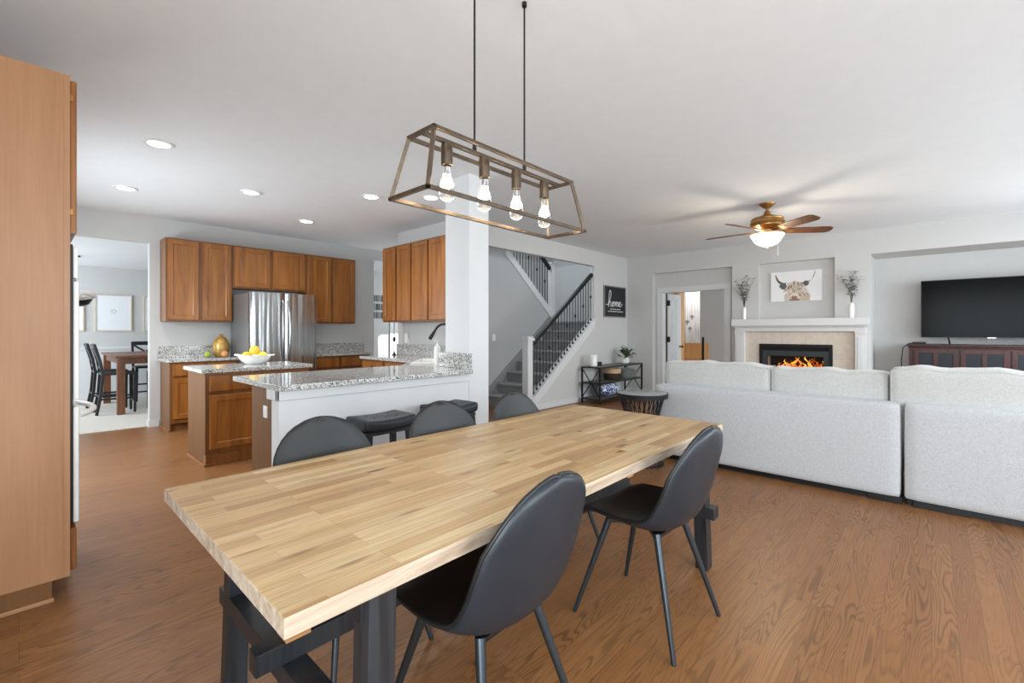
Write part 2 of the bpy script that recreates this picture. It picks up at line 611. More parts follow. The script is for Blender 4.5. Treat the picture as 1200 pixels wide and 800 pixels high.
    def soft(self, a, b, r, puff=(0, 0, 0), n=10, wob=0.0, sag=None):
        """rounded, puffed cushion box"""
        a, b = Vector(a), Vector(b)
        c, h = (a + b) / 2, (b - a) / 2
        key = {}

        def vert(q):
            k = tuple(round(t, 5) for t in q)
            if k in key:
                return key[k]
            q = Vector(q)
            p = Vector((q.x * h.x, q.y * h.y, q.z * h.z))
            inner = Vector((max(-h.x + r, min(h.x - r, p.x)), max(-h.y + r, min(h.y - r, p.y)), max(-h.z + r, min(h.z - r, p.z))))
            d = p - inner
            if d.length > 1e-9:
                p = inner + d.normalized() * r
            for i in range(3):
                o = [j for j in range(3) if j != i]
                f = (1 - q[o[0]] ** 2) * (1 - q[o[1]] ** 2)
                p[i] += puff[i] * f * (1 if q[i] > 0 else -1) * abs(q[i]) ** 3
            if wob:
                p += Vector((math.sin(p.y * 9 + p.z * 5 + a.y * 7), math.sin(p.x * 8 + p.z * 6), math.sin(p.y * 11 + p.x * 4 + a.y * 5))) * wob
            if sag:
                p = sag(p, q)
            key[k] = self.bm.verts.new(c + p)
            return key[k]

        def warp(t):
            return math.sin(t * PI / 2) * 0.55 + t * 0.45
        for ax in range(3):
            for s in (-1, 1):
                for i in range(n):
                    for j in range(n):
                        cs = []
                        for di, dj in ((0, 0), (1, 0), (1, 1), (0, 1)):
                            u = warp(-1 + 2 * (i + di) / n)
                            w = warp(-1 + 2 * (j + dj) / n)
                            q = [0, 0, 0]
                            q[ax] = s
                            q[(ax + 1) % 3] = u
                            q[(ax + 2) % 3] = w
                            cs.append(vert(q))
                        if s < 0:
                            cs.reverse()
                        self.bm.faces.new(cs)
        return self

    def door(self, o, u, n, w, h, t=0.02, border=0.06, rec=0.008):
        """framed recessed-panel door: lower corner o, width along u, up z, face towards n"""
        o, u, n = Vector(o), Vector(u).normalized(), Vector(n).normalized()
        z = Vector((0, 0, 1))

        def ring(m, d):
            return self._v([o + u * m + z * m + n * d, o + u * (w - m) + z * m + n * d, o + u * (w - m) + z * (h - m) + n * d, o + u * m + z * (h - m) + n * d])
        rs = [ring(0, 0), ring(0, t - 0.004), ring(0.004, t)]
        if border > 0:
            rs += [ring(border, t), ring(border + 0.01, t - rec), ring(border + 0.03, t - rec)]
        for a, b in zip(rs, rs[1:]):
            for i in range(4):
                j = (i + 1) % 4
                self.bm.faces.new((a[i], a[j], b[j], b[i]))
        self.bm.faces.new(rs[-1])
        self.bm.faces.new(rs[0][::-1])
        return self

    def build(self, name, mat, parent=None, angle=38, thick=None):
        bm = self.bm
        bmesh.ops.recalc_face_normals(bm, faces=bm.faces)
        lim = math.radians(angle)
        for f in bm.faces:
            f.smooth = True
        for e in bm.edges:
            if len(e.link_faces) == 2:
                e.smooth = e.calc_face_angle(0) < lim
        if parent is not None and parent.get('_wl'):
            off = Vector(parent['_wl'])
            for v in bm.verts:
                v.co -= off
        me = bpy.data.meshes.new(name)
        bm.to_mesh(me)
        bm.free()
        me.materials.append(M[mat] if isinstance(mat, str) else mat)
        ob = bpy.data.objects.new(name, me)
        COL.objects.link(ob)
        if self.wn:
            wm = ob.modifiers.new('weighted_normals', 'WEIGHTED_NORMAL')
            wm.keep_sharp = True
            wm.weight = 90
        if parent is not None:
            ob.parent = parent
            if parent.get('_wl') and parent.type == 'EMPTY':
                ob['_wl'] = parent['_wl']
        return ob


def thing(name, label, cat, loc=(0, 0, 0), group=None, local=False):
    """Empty at the thing's base; parts are given in world coordinates unless local"""
    o = bpy.data.objects.new(name, None)
    o.empty_display_size = 0.1
    COL.objects.link(o)
    o.location = loc
    o['label'] = label
    o['category'] = cat
    if group:
        o['group'] = group
    if not local:
        o['_wl'] = tuple(float(v) for v in loc)
    return o


def tag(o, label, cat, group=None):
    o['label'] = label
    o['category'] = cat
    if group:
        o['group'] = group
    return o


def struct(name, mb, mat):
    o = mb.build(name, mat)
    o['kind'] = 'structure'
    return o


def dup(root, loc, rotz=0, label=None):
    r = root.copy()
    COL.objects.link(r)
    r.location = loc
    r.rotation_euler = (0, 0, rotz)
    if label:
        r['label'] = label
    for ch in root.children:
        c = ch.copy()
        COL.objects.link(c)
        c.parent = r
        for g in ch.children:
            d = g.copy()
            COL.objects.link(d)
            d.parent = c
    return r


def bx(*boxes, bev=0.0):
    m = MB()
    for b in boxes:
        m.box(b[0], b[1], bev)
    return m

# ================================================================== the setting
CH = 2.78          # ceiling
# --- floors
struct('floor', bx(((-1.7, -2.6, -0.06), (9.5, 7.69, 0))), 'floor')
struct('floor_dining', bx(((-1.7, 7.69, -0.06), (4.2, 11.5, 0.008))), 'beige_carpet')
struct('floor_hall', bx(((4.2, 7.69, -0.06), (7.6, 10.2, 0))), 'floor')
struct('floor_office', bx(((9.5, 0.2, -0.06), (12.1, 5.6, 0.004))), 'beige_carpet')

# --- ceilings (open above the stairwell)
struct('ceiling', bx(((-1.7, -2.6, CH), (9.5, 4.67, CH + 0.08)), ((-1.7, 4.67, CH), (4.09, 7.72, CH + 0.08)), ((4.09, 6.7, CH), (9.5, 7.72, CH + 0.08))), 'ceiling')
struct('ceiling_dining', bx(((-1.7, 7.72, 2.46), (4.2, 11.5, 2.54))), 'ceiling')
struct('ceiling_hall', bx(((4.2, 7.72, 2.6), (7.6, 10.2, 2.68))), 'ceiling')
struct('ceiling_office', bx(((9.5, 0.2, 2.6), (12.1, 5.6, 2.68))), 'ceiling')
struct('ceiling_stair', bx(((4.0, 4.6, 5.0), (8.7, 6.7, 5.08))), 'ceiling')

# --- wall behind the camera, with a sliding door opening
struct('wall_back', bx(((-1.7, -2.6, 0), (-1.6, -2.5, CH)), ((-1.7, 0.3, 0), (-1.6, 3.1, CH)), ((-1.7, -2.5, 2.4), (-1.6, 0.3, CH))), 'wall')
m = MB()
for y in (-2.5, -1.13, 0.24):
    m.box((-1.68, y, 0), (-1.62, y + 0.06, 2.4), 0.004)
m.box((-1.68, -2.5, 2.34), (-1.62, 0.3, 2.4), 0.004)
m.box((-1.68, -2.5, 0), (-1.62, 0.3, 0.05), 0.004)
struct('door_1', m, 'trim')
# --- right wall with windows
WIN = [(0.0, 2.4), (3.4, 5.4), (6.3, 8.1)]
m = MB()
m.box((-1.7, -2.6, 0), (9.5, -2.5, 0.5))
m.box((-1.7, -2.6, 2.4), (9.5, -2.5, CH))
xs = [-1.7] + [v for w in WIN for v in w] + [9.5]
for i in range(0, len(xs), 2):
    m.box((xs[i], -2.6, 0.5), (xs[i + 1], -2.5, 2.4))
struct('wall_right', m, 'wall')
for k, (a, b) in enumerate(WIN):
    m = MB()
    for x in (a, (a + b) / 2 - 0.025, b - 0.05):
        m.box((x, -2.58, 0.5), (x + 0.05, -2.52, 2.4), 0.004)
    for z in (0.5, 1.42, 2.35):
        m.box((a, -2.575, z), (b, -2.525, z + 0.05), 0.004)
    struct('window_%d' % (k + 1), m, 'trim')
# --- wall on the kitchen's left with a window over the counter run
struct('wall_left', bx(((-1.7, 3.0, 0), (-0.5, 3.1, CH)), ((-0.6, 3.1, 0), (-0.5, 4.8, CH)), ((-0.6, 6.4, 0), (-0.5, 7.6, CH)), ((-0.6, 4.8, 0), (-0.5, 6.4, 1.0)), ((-0.6, 4.8, 2.1), (-0.5, 6.4, CH))), 'wall')
m = MB()
for y in (4.8, 5.58, 6.35):
    m.box((-0.57, y, 1.0), (-0.53, y + 0.05, 2.1), 0.004)
for z in (1.0, 2.05):
    m.box((-0.57, 4.8, z), (-0.53, 6.4, z + 0.05), 0.004)
struct('window_4', m, 'trim')
# --- fridge wall with the wide opening to the dining room
struct('wall_kitchen', bx(((-0.6, 7.6, 2.44), (1.17, 7.72, CH)), ((1.17, 7.6, 0), (4.46, 7.72, CH)), ((-1.7, 7.6, 0), (-0.5, 7.72, CH)), ((4.46, 7.6, 2.6), (7.6, 7.72, CH))), 'wall')
struct('trim_1', bx(((1.165, 7.588, 0.0), (1.27, 7.6, 0.09)), ((1.158, 7.588, 0), (1.17, 7.73, 0.09)), bev=0.003), 'trim')
# --- dining room
struct('wall_dining_back', bx(((-1.7, 11.3, 0), (4.2, 11.42, 2.5)), ((-1.7, 7.72, 0), (-1.6, 8.2, 2.5)), ((-1.7, 10.9, 0), (-1.6, 11.3, 2.5)), ((-1.7, 8.2, 2.4), (-1.6, 10.9, 2.5)), ((-1.7, 8.2, 0), (-1.6, 10.9, 0.5)), ((4.1, 7.72, 0), (4.2, 11.3, 2.6))), 'wall')
struct('trim_2', bx(((-1.6, 11.262, 0.93), (4.1, 11.3, 0.99)), ((-1.6, 11.28, 0), (4.1, 11.3, 0.13)), bev=0.006), 'trim')
struct('trim_3', bx(((-1.6, 11.29, 0.13), (4.1, 11.3, 0.93))), 'trim')
# --- hall seen past the kitchen's right wall
struct('wall_hall', bx(((4.2, 9.2, 0), (7.6, 9.32, 2.6)), ((7.5, 6.7, 0), (7.6, 7.0, 2.6)), ((4.09, 6.06, 0), (5.5, 6.12, CH)), ((5.44, 6.12, 0), (5.5, 6.6, CH)), ((7.5, 8.2, 0), (7.6, 9.2, 2.6)), ((7.5, 7.0, 2.2), (7.6, 8.2, 2.6)), ((7.5, 7.0, 0), (7.6, 8.2, 0.6))), 'wall')
# --- kitchen's right wall, running back from the column
m = MB()
m.prism([(3.17, 3.45), (4.09, 4.35), (4.09, 6.06), (3.97, 6.06), (3.97, 4.40), (3.05, 3.55)], 'Z', 0, CH)
struct('wall_kitchen_right', m, 'wall')
struct('ceiling_passage', bx(((4.09, 6.12, CH), (5.5, 6.7, CH + 0.08))), 'ceiling')
struct('column', bx(((2.91, 3.24, 0), (3.17, 3.60, CH)), bev=0.006), 'halfwall')
struct('trim_5', bx(((4.0, 6.06, 0), (4.08, 6.072, 2.1)), bev=0.003), 'trim')
# --- half wall under the peninsula
struct('wall_half', bx(((1.186, 3.24, 0), (2.91, 3.368, 0.872)), bev=0.008), 'halfwall')
m = MB()
m.box((1.165, 3.212, 0.80), (2.905, 3.24, 0.872), 0.006)
m.box((1.165, 3.212, 0.80), (1.186, 3.40, 0.872), 0.006)
m.box((1.186, 3.226, 0.0), (2.905, 3.24, 0.10), 0.004)
struct('trim_4', m, 'trim')
# --- stair side wall with the big opening
SW = 4.67
OX0, OX1, OZ = 4.09, 7.35, 2.50
x_a, z_a, x_b, z_b, slope = 5.50, 0.0, 7.35, 1.34, 0.73
m = MB()
m.box((OX0 - 0.09, SW, OZ), (OX1, SW + 0.10, CH))
m.box((OX1, SW, 0), (8.7, SW + 0.10, CH))
m.prism([(5.52, 0.0), (7.35, 0.0), (7.35, 1.34), (5.52, 0.02)], 'Y', SW, SW + 0.10)
struct('wall_stair', m, 'wall')
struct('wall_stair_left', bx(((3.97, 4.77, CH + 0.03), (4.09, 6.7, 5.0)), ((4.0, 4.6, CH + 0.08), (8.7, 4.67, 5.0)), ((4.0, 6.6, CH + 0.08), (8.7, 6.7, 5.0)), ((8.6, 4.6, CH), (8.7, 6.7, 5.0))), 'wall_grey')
m = MB()
m.box((4.09, 5.62, 0), (6.05, 5.68, CH + 0.2))
m.prism([(6.05, 0), (7.235, 0), (7.235, 1.62), (6.05, 2.52)], 'Y', 5.62, 5.68)
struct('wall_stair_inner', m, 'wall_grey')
struct('wall_stair_back', bx(((5.44, 6.6, 0), (8.7, 6.7, CH + 0.08)), ((8.6, 4.77, 0), (8.7, 6.6, CH))), 'wall')
struct('baseboard_stair', bx(((5.6, SW - 0.014, 0), (8.6, SW, 0.10)), bev=0.004), 'trim')

# --- far wall: door niche, fireplace breast with art niche, media niche
FX = 8.6
m = MB()
m.box((FX, 4.107, 0), (8.84, 4.67, CH))
m.box((FX, 2.61, 2.42), (8.84, 4.107, CH))
m.box((8.72, 3.96, 0), (8.84, 4.107, 2.42))
m.box((8.72, 2.61, 0), (8.84, 2.76, 2.42))
m.box((8.72, 2.76, 2.05), (8.84, 3.96, 2.42))
m.box((FX, 2.18, 0), (9.3, 2.61, CH))
m.box((FX, 1.108, 2.42), (9.3, 2.18, CH))
m.box((8.70, 1.108, 1.40), (9.3, 2.18, 2.42))
m.box((FX, 1.108, 1.06), (9.3, 2.18, 1.48))
m.box((9.02, 1.108, 0), (9.3, 2.18, 1.06))
m.box((FX, 1.108, 0), (9.02, 2.18, 0.30))
m.box((FX, 2.12, 0.3), (9.02, 2.18, 1.06))
m.box((FX, 1.108, 0.3), (9.02, 1.168, 1.06))
m.box((FX, 0.67, 0), (9.3, 1.108, CH))
m.box((FX, -1.9, 2.42), (9.3, 0.67, CH))
m.box((FX, -2.5, 0), (9.3, -1.9, CH))
m.box((9.3, -2.5, 0), (9.4, 2.61, CH))
struct('wall_far', m, 'wall')
# door casing
m = MB()
for y0, y1 in ((3.96, 4.055), (2.665, 2.76)):
    m.box((8.70, y0, 0), (8.722, y1, 2.05), 0.004)
m.box((8.70, 2.665, 2.05), (8.722, 4.055, 2.14), 0.004)
m.box((8.70, 3.945, 0), (8.86, 3.96, 2.05))
m.box((8.70, 2.76, 0), (8.86, 2.775, 2.05))
m.box((8.70, 2.76, 2.035), (8.86, 3.96, 2.05))
struct('trim_6', m, 'trim')
struct('baseboard_far', bx(((8.586, 4.107, 0), (8.6, 4.655, 0.10)), ((9.286, -1.9, 0), (9.3, 0.67, 0.10)), bev=0.003), 'trim')
# office beyond
struct('wall_office', bx(((11.9, 0.2, 0), (12.0, 5.6, 2.6)), ((8.84, 5.4, 0), (12.0, 5.5, 2.6)), ((8.84, 4.62, 0), (8.9, 5.4, 2.6)), ((10.9, 1.6, 0), (11.9, 4.02, 2.6)), ((9.4, 0.2, 0), (9.6, 0.3, 2.6)), ((11.2, 0.2, 0), (11.9, 0.3, 2.6)), ((9.6, 0.2, 2.3), (11.2, 0.3, 2.6)), ((9.6, 0.2, 0), (11.2, 0.3, 0.6)), ((9.4, 0.2, 0), (9.5, 2.6, 2.6))), 'wall')

# open six-panel door leaf hinged at the left jamb
root = struct('door_2', bx(((8.87, 3.885, 0.01), (9.47, 3.92, 2.03)), bev=0.003), 'trim')
m = MB()
for z0, z1 in ((0.2, 0.85), (0.98, 1.62), (1.74, 1.92)):
    for x0, x1 in ((8.96, 9.13), (9.21, 9.38)):
        m.door((x0, 3.887, z0), (1, 0, 0), (0, -1, 0), x1 - x0, z1 - z0, 0.012, 0.014, 0.006)
m.build('door_panel', 'trim', root)
m = MB()
m.lathe([(0.005, 0), (0.024, 0.002), (0.024, 0.008), (0.011, 0.014), (0.011, 0.035), (0.027, 0.045), (0.03, 0.058), (0.022, 0.07), (0.003, 0.073)], seg=20)
for v in m.bm.verts:
    v.co = Vector((9.40 + v.co.x, 3.885 - v.co.z, 0.95 + v.co.y))
m.build('door_knob', 'black', root)
bx(((8.861, 3.922, 0.01), (8.869, 3.944, 2.03))).build('gap_shadow_strip', 'black', root)  # black strip standing in for the shadow in the hinge gap
for z in (0.25, 1.05, 1.78):
    bx(((8.852, 3.86, z), (8.872, 3.925, z + 0.11)), bev=0.003).build('hinge', 'black', root)

# ------------------------------------------------------------------ stairs
def carpet_step(x0, x1, y0, y1, z0, z1):
    mm = MB()
    mm.box((x0, y0, 0 if z0 < 0.5 else z0 - 0.3), (x1, y1, z1 - 0.03))
    mm.box((x0 - 0.03, y0, z1 - 0.045), (x1, y1, z1), 0.02, 3)
    return mm


stair = thing('staircase', 'grey carpeted staircase rising to a landing behind the iron railing', 'staircase', (5.45, 5.2, 0))
for k in range(7):
    x = 5.45 + 0.255 * k
    carpet_step(x, 7.24, 4.785, 5.60, 0.183 * k, 0.183 * (k + 1)).build('step', 'carpet', stair)
carpet_step(7.24, 8.58, 4.785, 6.58, 1.28, 1.464).build('landing', 'carpet', stair)
for k in range(7):
    x = 7.24 - 0.24 * k
    m = MB()
    z1 = 1.464 + 0.19 * (k + 1)
    m.box((x - 0.24 * (7 - k), 5.70, z1 - 0.19), (x, 6.58, z1 - 0.03))
    m.box((x - 0.26, 5.70, z1 - 0.045), (x + 0.03, 6.58, z1), 0.02, 3)
    m.build('step', 'carpet', stair)
m = MB()
m.prism([(5.40, 0.0), (7.26, 1.42), (7.26, 1.62), (5.40, 0.235)], 'Y', 5.60, 5.62)
m.build('skirt_board', 'skirt', stair)

rail = thing('stair_railing', 'black iron balustrade and handrail rising from a white newel post', 'railing', (5.45, SW + 0.05, 0))
RY = SW + 0.05
# newel
m = MB()
m.box((5.42, RY - 0.06, 0), (5.54, RY + 0.06, 1.12), 0.004)
m.box((5.395, RY - 0.085, 1.12), (5.565, RY + 0.085, 1.16), 0.006)
m.box((5.41, RY - 0.07, 1.16), (5.55, RY + 0.07, 1.185), 0.01)
m.box((5.41, RY - 0.07, 0), (5.55, RY + 0.07, 0.14), 0.005)
m.build('newel_post', 'trim', rail)


def zs(x):
    return 0.24 + 0.725 * (x - 5.60)


def zr(x):
    return 1.03 + 0.735 * (x - 5.55)


m = MB()
m.prism([(5.54, 0.03), (5.60, 0.07), (7.36, zs(7.36) - 0.16), (7.36, zs(7.36)), (5.54, zs(5.54))], 'Y', SW - 0.012, SW + 0.112)
m.build('stringer', 'trim', rail)
m = MB()
m.bar((5.54, RY, zr(5.54)), (7.34, RY, zr(7.34)), 0.062, 0.07, 0.014)
m.build('handrail', 'black', rail)
m = MB()
m.box((7.34, RY - 0.05, 1.34), (7.355, RY + 0.05, 2.5), 0.003)
m.build('end_trim', 'trim', rail)
for k in range(21):
    x = 5.625 + k * (7.30 - 5.625) / 20
    m = MB()
    m.cyl((x, RY, zs(x)), (x, RY, zr(x) - 0.02), 0.0075, seg=8)
    m.ell((x, RY, zs(x) + 0.015), (0.02, 0.02, 0.024), 8, 6)
    if k % 3 == 2:
        m.ell((x, RY, (zs(x) + zr(x)) / 2 + 0.02), (0.019, 0.019, 0.034), 8, 6)
    m.build('baluster', 'iron', rail)

rail2 = thing('stair_railing', 'white newel and iron balusters of the upper flight above the landing', 'railing', (7.3, 5.65, 1.464))
UY = 5.65


def zs2(x):
    return 1.64 + 0.83 * (7.3 - x)


m = MB()
m.box((7.25, UY - 0.055, 1.40), (7.36, UY + 0.055, 2.62), 0.004)
m.box((7.235, UY - 0.07, 2.62), (7.375, UY + 0.07, 2.66), 0.006)
m.build('newel_post', 'trim', rail2)
m = MB()
m.prism([(7.25, zs2(7.25) - 0.16), (7.25, zs2(7.25)), (5.9, zs2(5.9)), (5.9, zs2(5.9) - 0.16)], 'Y', UY - 0.06, UY + 0.06)
m.build('stringer', 'trim', rail2)
m = MB()
m.bar((7.25, UY, zs2(7.25) + 0.84), (6.0, UY, zs2(6.0) + 0.84), 0.06, 0.07, 0.014)
m.build('handrail', 'black', rail2)
for k in range(14):
    x = 7.17 - k * 0.083
    m = MB()
    m.cyl((x, UY, zs2(x)), (x, UY, zs2(x) + 0.82), 0.0075, seg=8)
    if k % 3 == 1:
        m.ell((x, UY, zs2(x) + 0.45), (0.019, 0.019, 0.034), 8, 6)
    m.build('baluster', 'iron', rail2)

# switch plates and outlets
def plate(loc, axis, name, label, cat, toggles=1, w=0.075, h=0.118, sockets=False):
    """axis: outward normal, one of '-Y','-X'"""
    x, y, z = loc
    w *= toggles if toggles > 1 else 1
    if axis == '-Y':
        o = tag(bx(((x - w / 2, y - 0.006, z - h / 2), (x + w / 2, y, z + h / 2)), bev=0.002).build(name, 'white_plastic'), label, cat)
        bx(((x - 0.016, y - 0.009, z - 0.034), (x + 0.016, y - 0.005, z + 0.034)), bev=0.002).build('rocker' if not sockets else 'socket', 'white', o)
    else:
        o = tag(bx(((x - 0.006, y - w / 2, z - h / 2), (x, y + w / 2, z + h / 2)), bev=0.002).build(name, 'white_plastic'), label, cat)
        bx(((x - 0.009, y - 0.016, z - h * 0.29), (x - 0.005, y + 0.016, z + h * 0.29)), bev=0.002).build('rocker' if not sockets else 'socket', 'white', o)
    return o


plate((5.62, 5.62, 1.16), '-Y', 'light_switch', 'white light switch on the grey stairwell wall beside the column', 'switch')
plate((2.0, 7.6, 1.16), '-Y', 'wall_outlet', 'white outlet on the kitchen wall behind the gilded pineapple', 'outlet', sockets=True)
plate((1.186, 3.47, 0.70), '-X', 'wall_outlet', 'white outlet on the brown end panel of the peninsula', 'outlet', w=0.07, h=0.085, sockets=True)

# ================================================================== kitchen
def wall_cab(label, x0, x1, z0, z1, yf, yb, ndoor=2, name='wall_cabinet', group=None):
    """upper cabinet with doors facing -Y"""
    t = thing(name, label, 'cabinet', ((x0 + x1) / 2, (yf + yb) / 2, z0), group)
    bx(((x0 + 0.001, yf, z0), (x1 - 0.001, yb, z1)), bev=0.002).build('cabinet_body', 'cab_body', t)
    w = (x1 - x0) / ndoor
    for k in range(ndoor):
        m = MB()
        m.door((x0 + w * k + 0.022, yf - 0.002, z0 + 0.02), (1, 0, 0), (0, -1, 0), w - 0.044, z1 - z0 - 0.04, 0.02, 0.058)
        m.build('door', 'cab_door', t)
    return t


UZ0, UZ1 = 1.40, 2.49
wall_cab('two-door wall cabinet left of the refrigerator, beside the dining room opening', 1.28, 2.05, UZ0, UZ1, 7.28, 7.6, group=None)
wall_cab('short two-door wall cabinet right above the refrigerator', 2.05, 3.08, 1.885, UZ1, 7.28, 7.6)
wall_cab('two-door wall cabinet right of the refrigerator', 3.08, 3.92, UZ0, UZ1, 7.28, 7.6)


def wall_cab_x(label, y0, y1, group=None):
    t = thing('wall_cabinet', label, 'cabinet', (3.81, (y0 + y1) / 2, UZ0), group)
    bx(((3.65, y0 + 0.001, UZ0), (3.97, y1 - 0.001, UZ1)), bev=0.002).build('cabinet_body', 'cab_body', t)
    w = (y1 - y0) / 2
    for k in range(2):
        m = MB()
        m.door((3.648, y0 + w * k + 0.02, UZ0 + 0.02), (0, 1, 0), (-1, 0, 0), w - 0.04, UZ1 - UZ0 - 0.04, 0.02, 0.058)
        m.build('door', 'cab_door', t)


wall_cab_x('two-door wall cabinet on the right kitchen wall, nearest the hall doorway', 5.23, 5.96)
wall_cab_x('two-door wall cabinet on the right kitchen wall, half behind the white column', 4.47, 5.23)


def base_cab(label, x0, x1, yf, yb, units, toe=True, side=None, top=0.874):
    t = thing('base_cabinet', label, 'cabinet', ((x0 + x1) / 2, (yf + yb) / 2, 0))
    m = MB()
    m.box((x0, yf, 0.10), (x1, yb, top), 0.002)
    m.build('cabinet_body', 'cab_body', t)
    bx(((x0, yf + 0.05, 0), (x1, yb, 0.10)), bev=0.001).build('toe_kick', 'cab_body', t)
    w = (x1 - x0) / units
    for k in range(units):
        m = MB()
        m.door((x0 + w * k + 0.02, yf - 0.002, 0.155), (1, 0, 0), (0, -1, 0), w - 0.04, 0.51, 0.02, 0.055)
        m.build('door', 'cab_door', t)
        m = MB()
        m.door((x0 + w * k + 0.02, yf - 0.002, 0.70), (1, 0, 0), (0, -1, 0), w - 0.04, 0.15, 0.02, 0.0)
        m.build('drawer_front', 'cab_door', t)
    if side is not None:
        bx(((x0 - 0.014, yf, 0.0), (x0, yb, top)), bev=0.001).build('end_panel', 'end_panel', t)
    m = MB()
    m.box((x0 - 0.026, yf + 0.0, 0.0), (x0 - 0.013, yb, 0.018), 0.003)
    m.build('shoe_molding', 'cab_door', t)
    return t


base_cab('maple base cabinet under the left granite counter, beside the dining room opening', 1.295, 2.05, 7.04, 7.575, 2, side=1)
base_cab('maple base cabinet under the granite counter right of the refrigerator', 2.99, 4.05, 7.04, 7.575, 2)
# island cabinet
isl = base_cab('small maple island cabinet standing in front of the refrigerator', 1.195, 2.14, 5.0, 5.63, 2, side=1)
m = MB()
m.box((1.18, 4.985, 0), (2.14, 5.05, 0.105), 0.003)
m.box((1.17, 4.975, 0), (2.14, 4.985, 0.018), 0.003)
m.build('plinth', 'cab_body', isl)
# peninsula cabinets behind the half wall (face the kitchen)
pen = thing('base_cabinet', 'peninsula base cabinet with plain brown end panel behind the white half wall', 'cabinet', (2.0, 3.56, 0))
bx(((1.20, 3.37, 0.0), (2.55, 3.75, 0.874)), bev=0.002).build('cabinet_body', 'cab_body', pen)
bx(((1.186, 3.37, 0.0), (1.20, 3.752, 0.874)), bev=0.001).build('end_panel', 'end_panel', pen)
for k in range(3):
    m = MB()
    m.door((1.22 + 0.45 * k + 0.40, 3.752, 0.14), (-1, 0, 0), (0, 1, 0), 0.40, 0.70, 0.02, 0.055)
    m.build('door', 'cab_door', pen)
# right wall base cabinets (face the kitchen, -X)
rb = thing('base_cabinet', 'maple base cabinet along the right kitchen wall under the sink counter', 'cabinet', (3.66, 5.4, 0))
bx(((3.36, 4.85, 0.0), (3.968, 6.03, 0.874)), bev=0.002).build('cabinet_body', 'cab_body', rb)
bx(((3.36, 6.03, 0.0), (3.968, 6.044, 0.874)), bev=0.001).build('end_panel', 'end_panel', rb)
for k in range(2):
    m = MB()
    m.door((3.358, 4.87 + 0.59 * k, 0.14), (0, 1, 0), (-1, 0, 0), 0.55, 0.53, 0.02, 0.055)
    m.build('door', 'cab_door', rb)
    m = MB()
    m.door((3.358, 4.87 + 0.59 * k, 0.70), (0, 1, 0), (-1, 0, 0), 0.55, 0.15, 0.02, 0.0)
    dr = m.build('drawer_front', 'cab_door', rb)
    m = MB()
    m.ell((3.325, 5.145 + 0.59 * k, 0.775), (0.014, 0.014, 0.014), 12, 8)
    m.cyl((3.34, 5.145 + 0.59 * k, 0.775), (3.325, 5.145 + 0.59 * k, 0.775), 0.006, seg=10)
    m.build('drawer_knob', 'black', dr)
# corner sink cabinet
cs = MB()
cs.prism([(2.56, 3.37), (2.90, 3.37), (2.90, 3.61), (3.04, 3.61), (3.96, 4.43), (3.96, 4.84), (3.36, 4.84), (2.56, 3.98)], 'Z', 0.09, 0.70)
cs.prism([(2.56, 3.98), (2.585, 3.957), (3.36, 4.80), (3.36, 4.84)], 'Z', 0.70, 0.874)
cst = thing('base_cabinet', 'diagonal corner sink cabinet tucked behind the white column', 'cabinet', (3.1, 4.1, 0))
cs.build('cabinet_body', 'cab_body', cst)
cs = MB()
cs.prism([(2.60, 3.37), (2.90, 3.37), (2.90, 3.61), (3.04, 3.61), (3.96, 4.43), (3.96, 4.80), (3.40, 4.80), (2.60, 3.93)], 'Z', 0, 0.09)
cs.build('toe_kick', 'cab_body', cst)
for k in range(2):
    m = MB()
    e = Vector((0.681, 0.732, 0))
    m.door(Vector((3.36, 4.84, 0.12)) - e * (0.10 + 0.50 * k), -e, (-0.732, 0.681, 0), 0.48, 0.56, 0.02, 0.055)
    m.build('door', 'cab_door', cst)

# ---- granite tops
def counter(label, poly, splash=(), cut=None, z0=0.876, z1=0.914):
    t = thing('countertop', label, 'countertop', (sum(p[0] for p in poly) / len(poly), sum(p[1] for p in poly) / len(poly), z0))
    m = MB()
    m.prism(poly, 'Z', z0, z1, 0.005)
    o = m.build('worktop', 'granite', t)
    for b in splash:
        bx(b, bev=0.003).build('backsplash', 'granite', t)
    return t, o


counter('speckled granite counter left of the refrigerator', [(1.25, 7.0), (2.055, 7.0), (2.055, 7.599), (1.25, 7.599)], [((1.25, 7.58, 0.914), (2.055, 7.599, 1.07))])
counter('speckled granite counter right of the refrigerator', [(2.98, 7.0), (4.08, 7.0), (4.08, 7.599), (2.98, 7.599)], [((2.98, 7.58, 0.914), (4.26, 7.599, 1.065))])
counter('granite top of the small island, carrying the white fruit bowl', [(1.145, 4.965), (2.175, 4.965), (2.175, 5.665), (1.145, 5.665)])
pc, pt = counter('long granite peninsula top wrapping around to the sink corner',
                 [(1.15, 3.126), (2.85, 3.126), (2.893, 3.17), (2.893, 3.615), (3.04, 3.615), (3.955, 4.43), (3.955, 6.05), (3.32, 6.05), (3.32, 4.72), (2.72, 4.08), (1.15, 4.08)],
                 [((2.872, 3.18, 0.9145), (2.893, 3.66, 1.06)), ((3.934, 4.50, 0.9145), (3.955, 6.05, 1.075))])
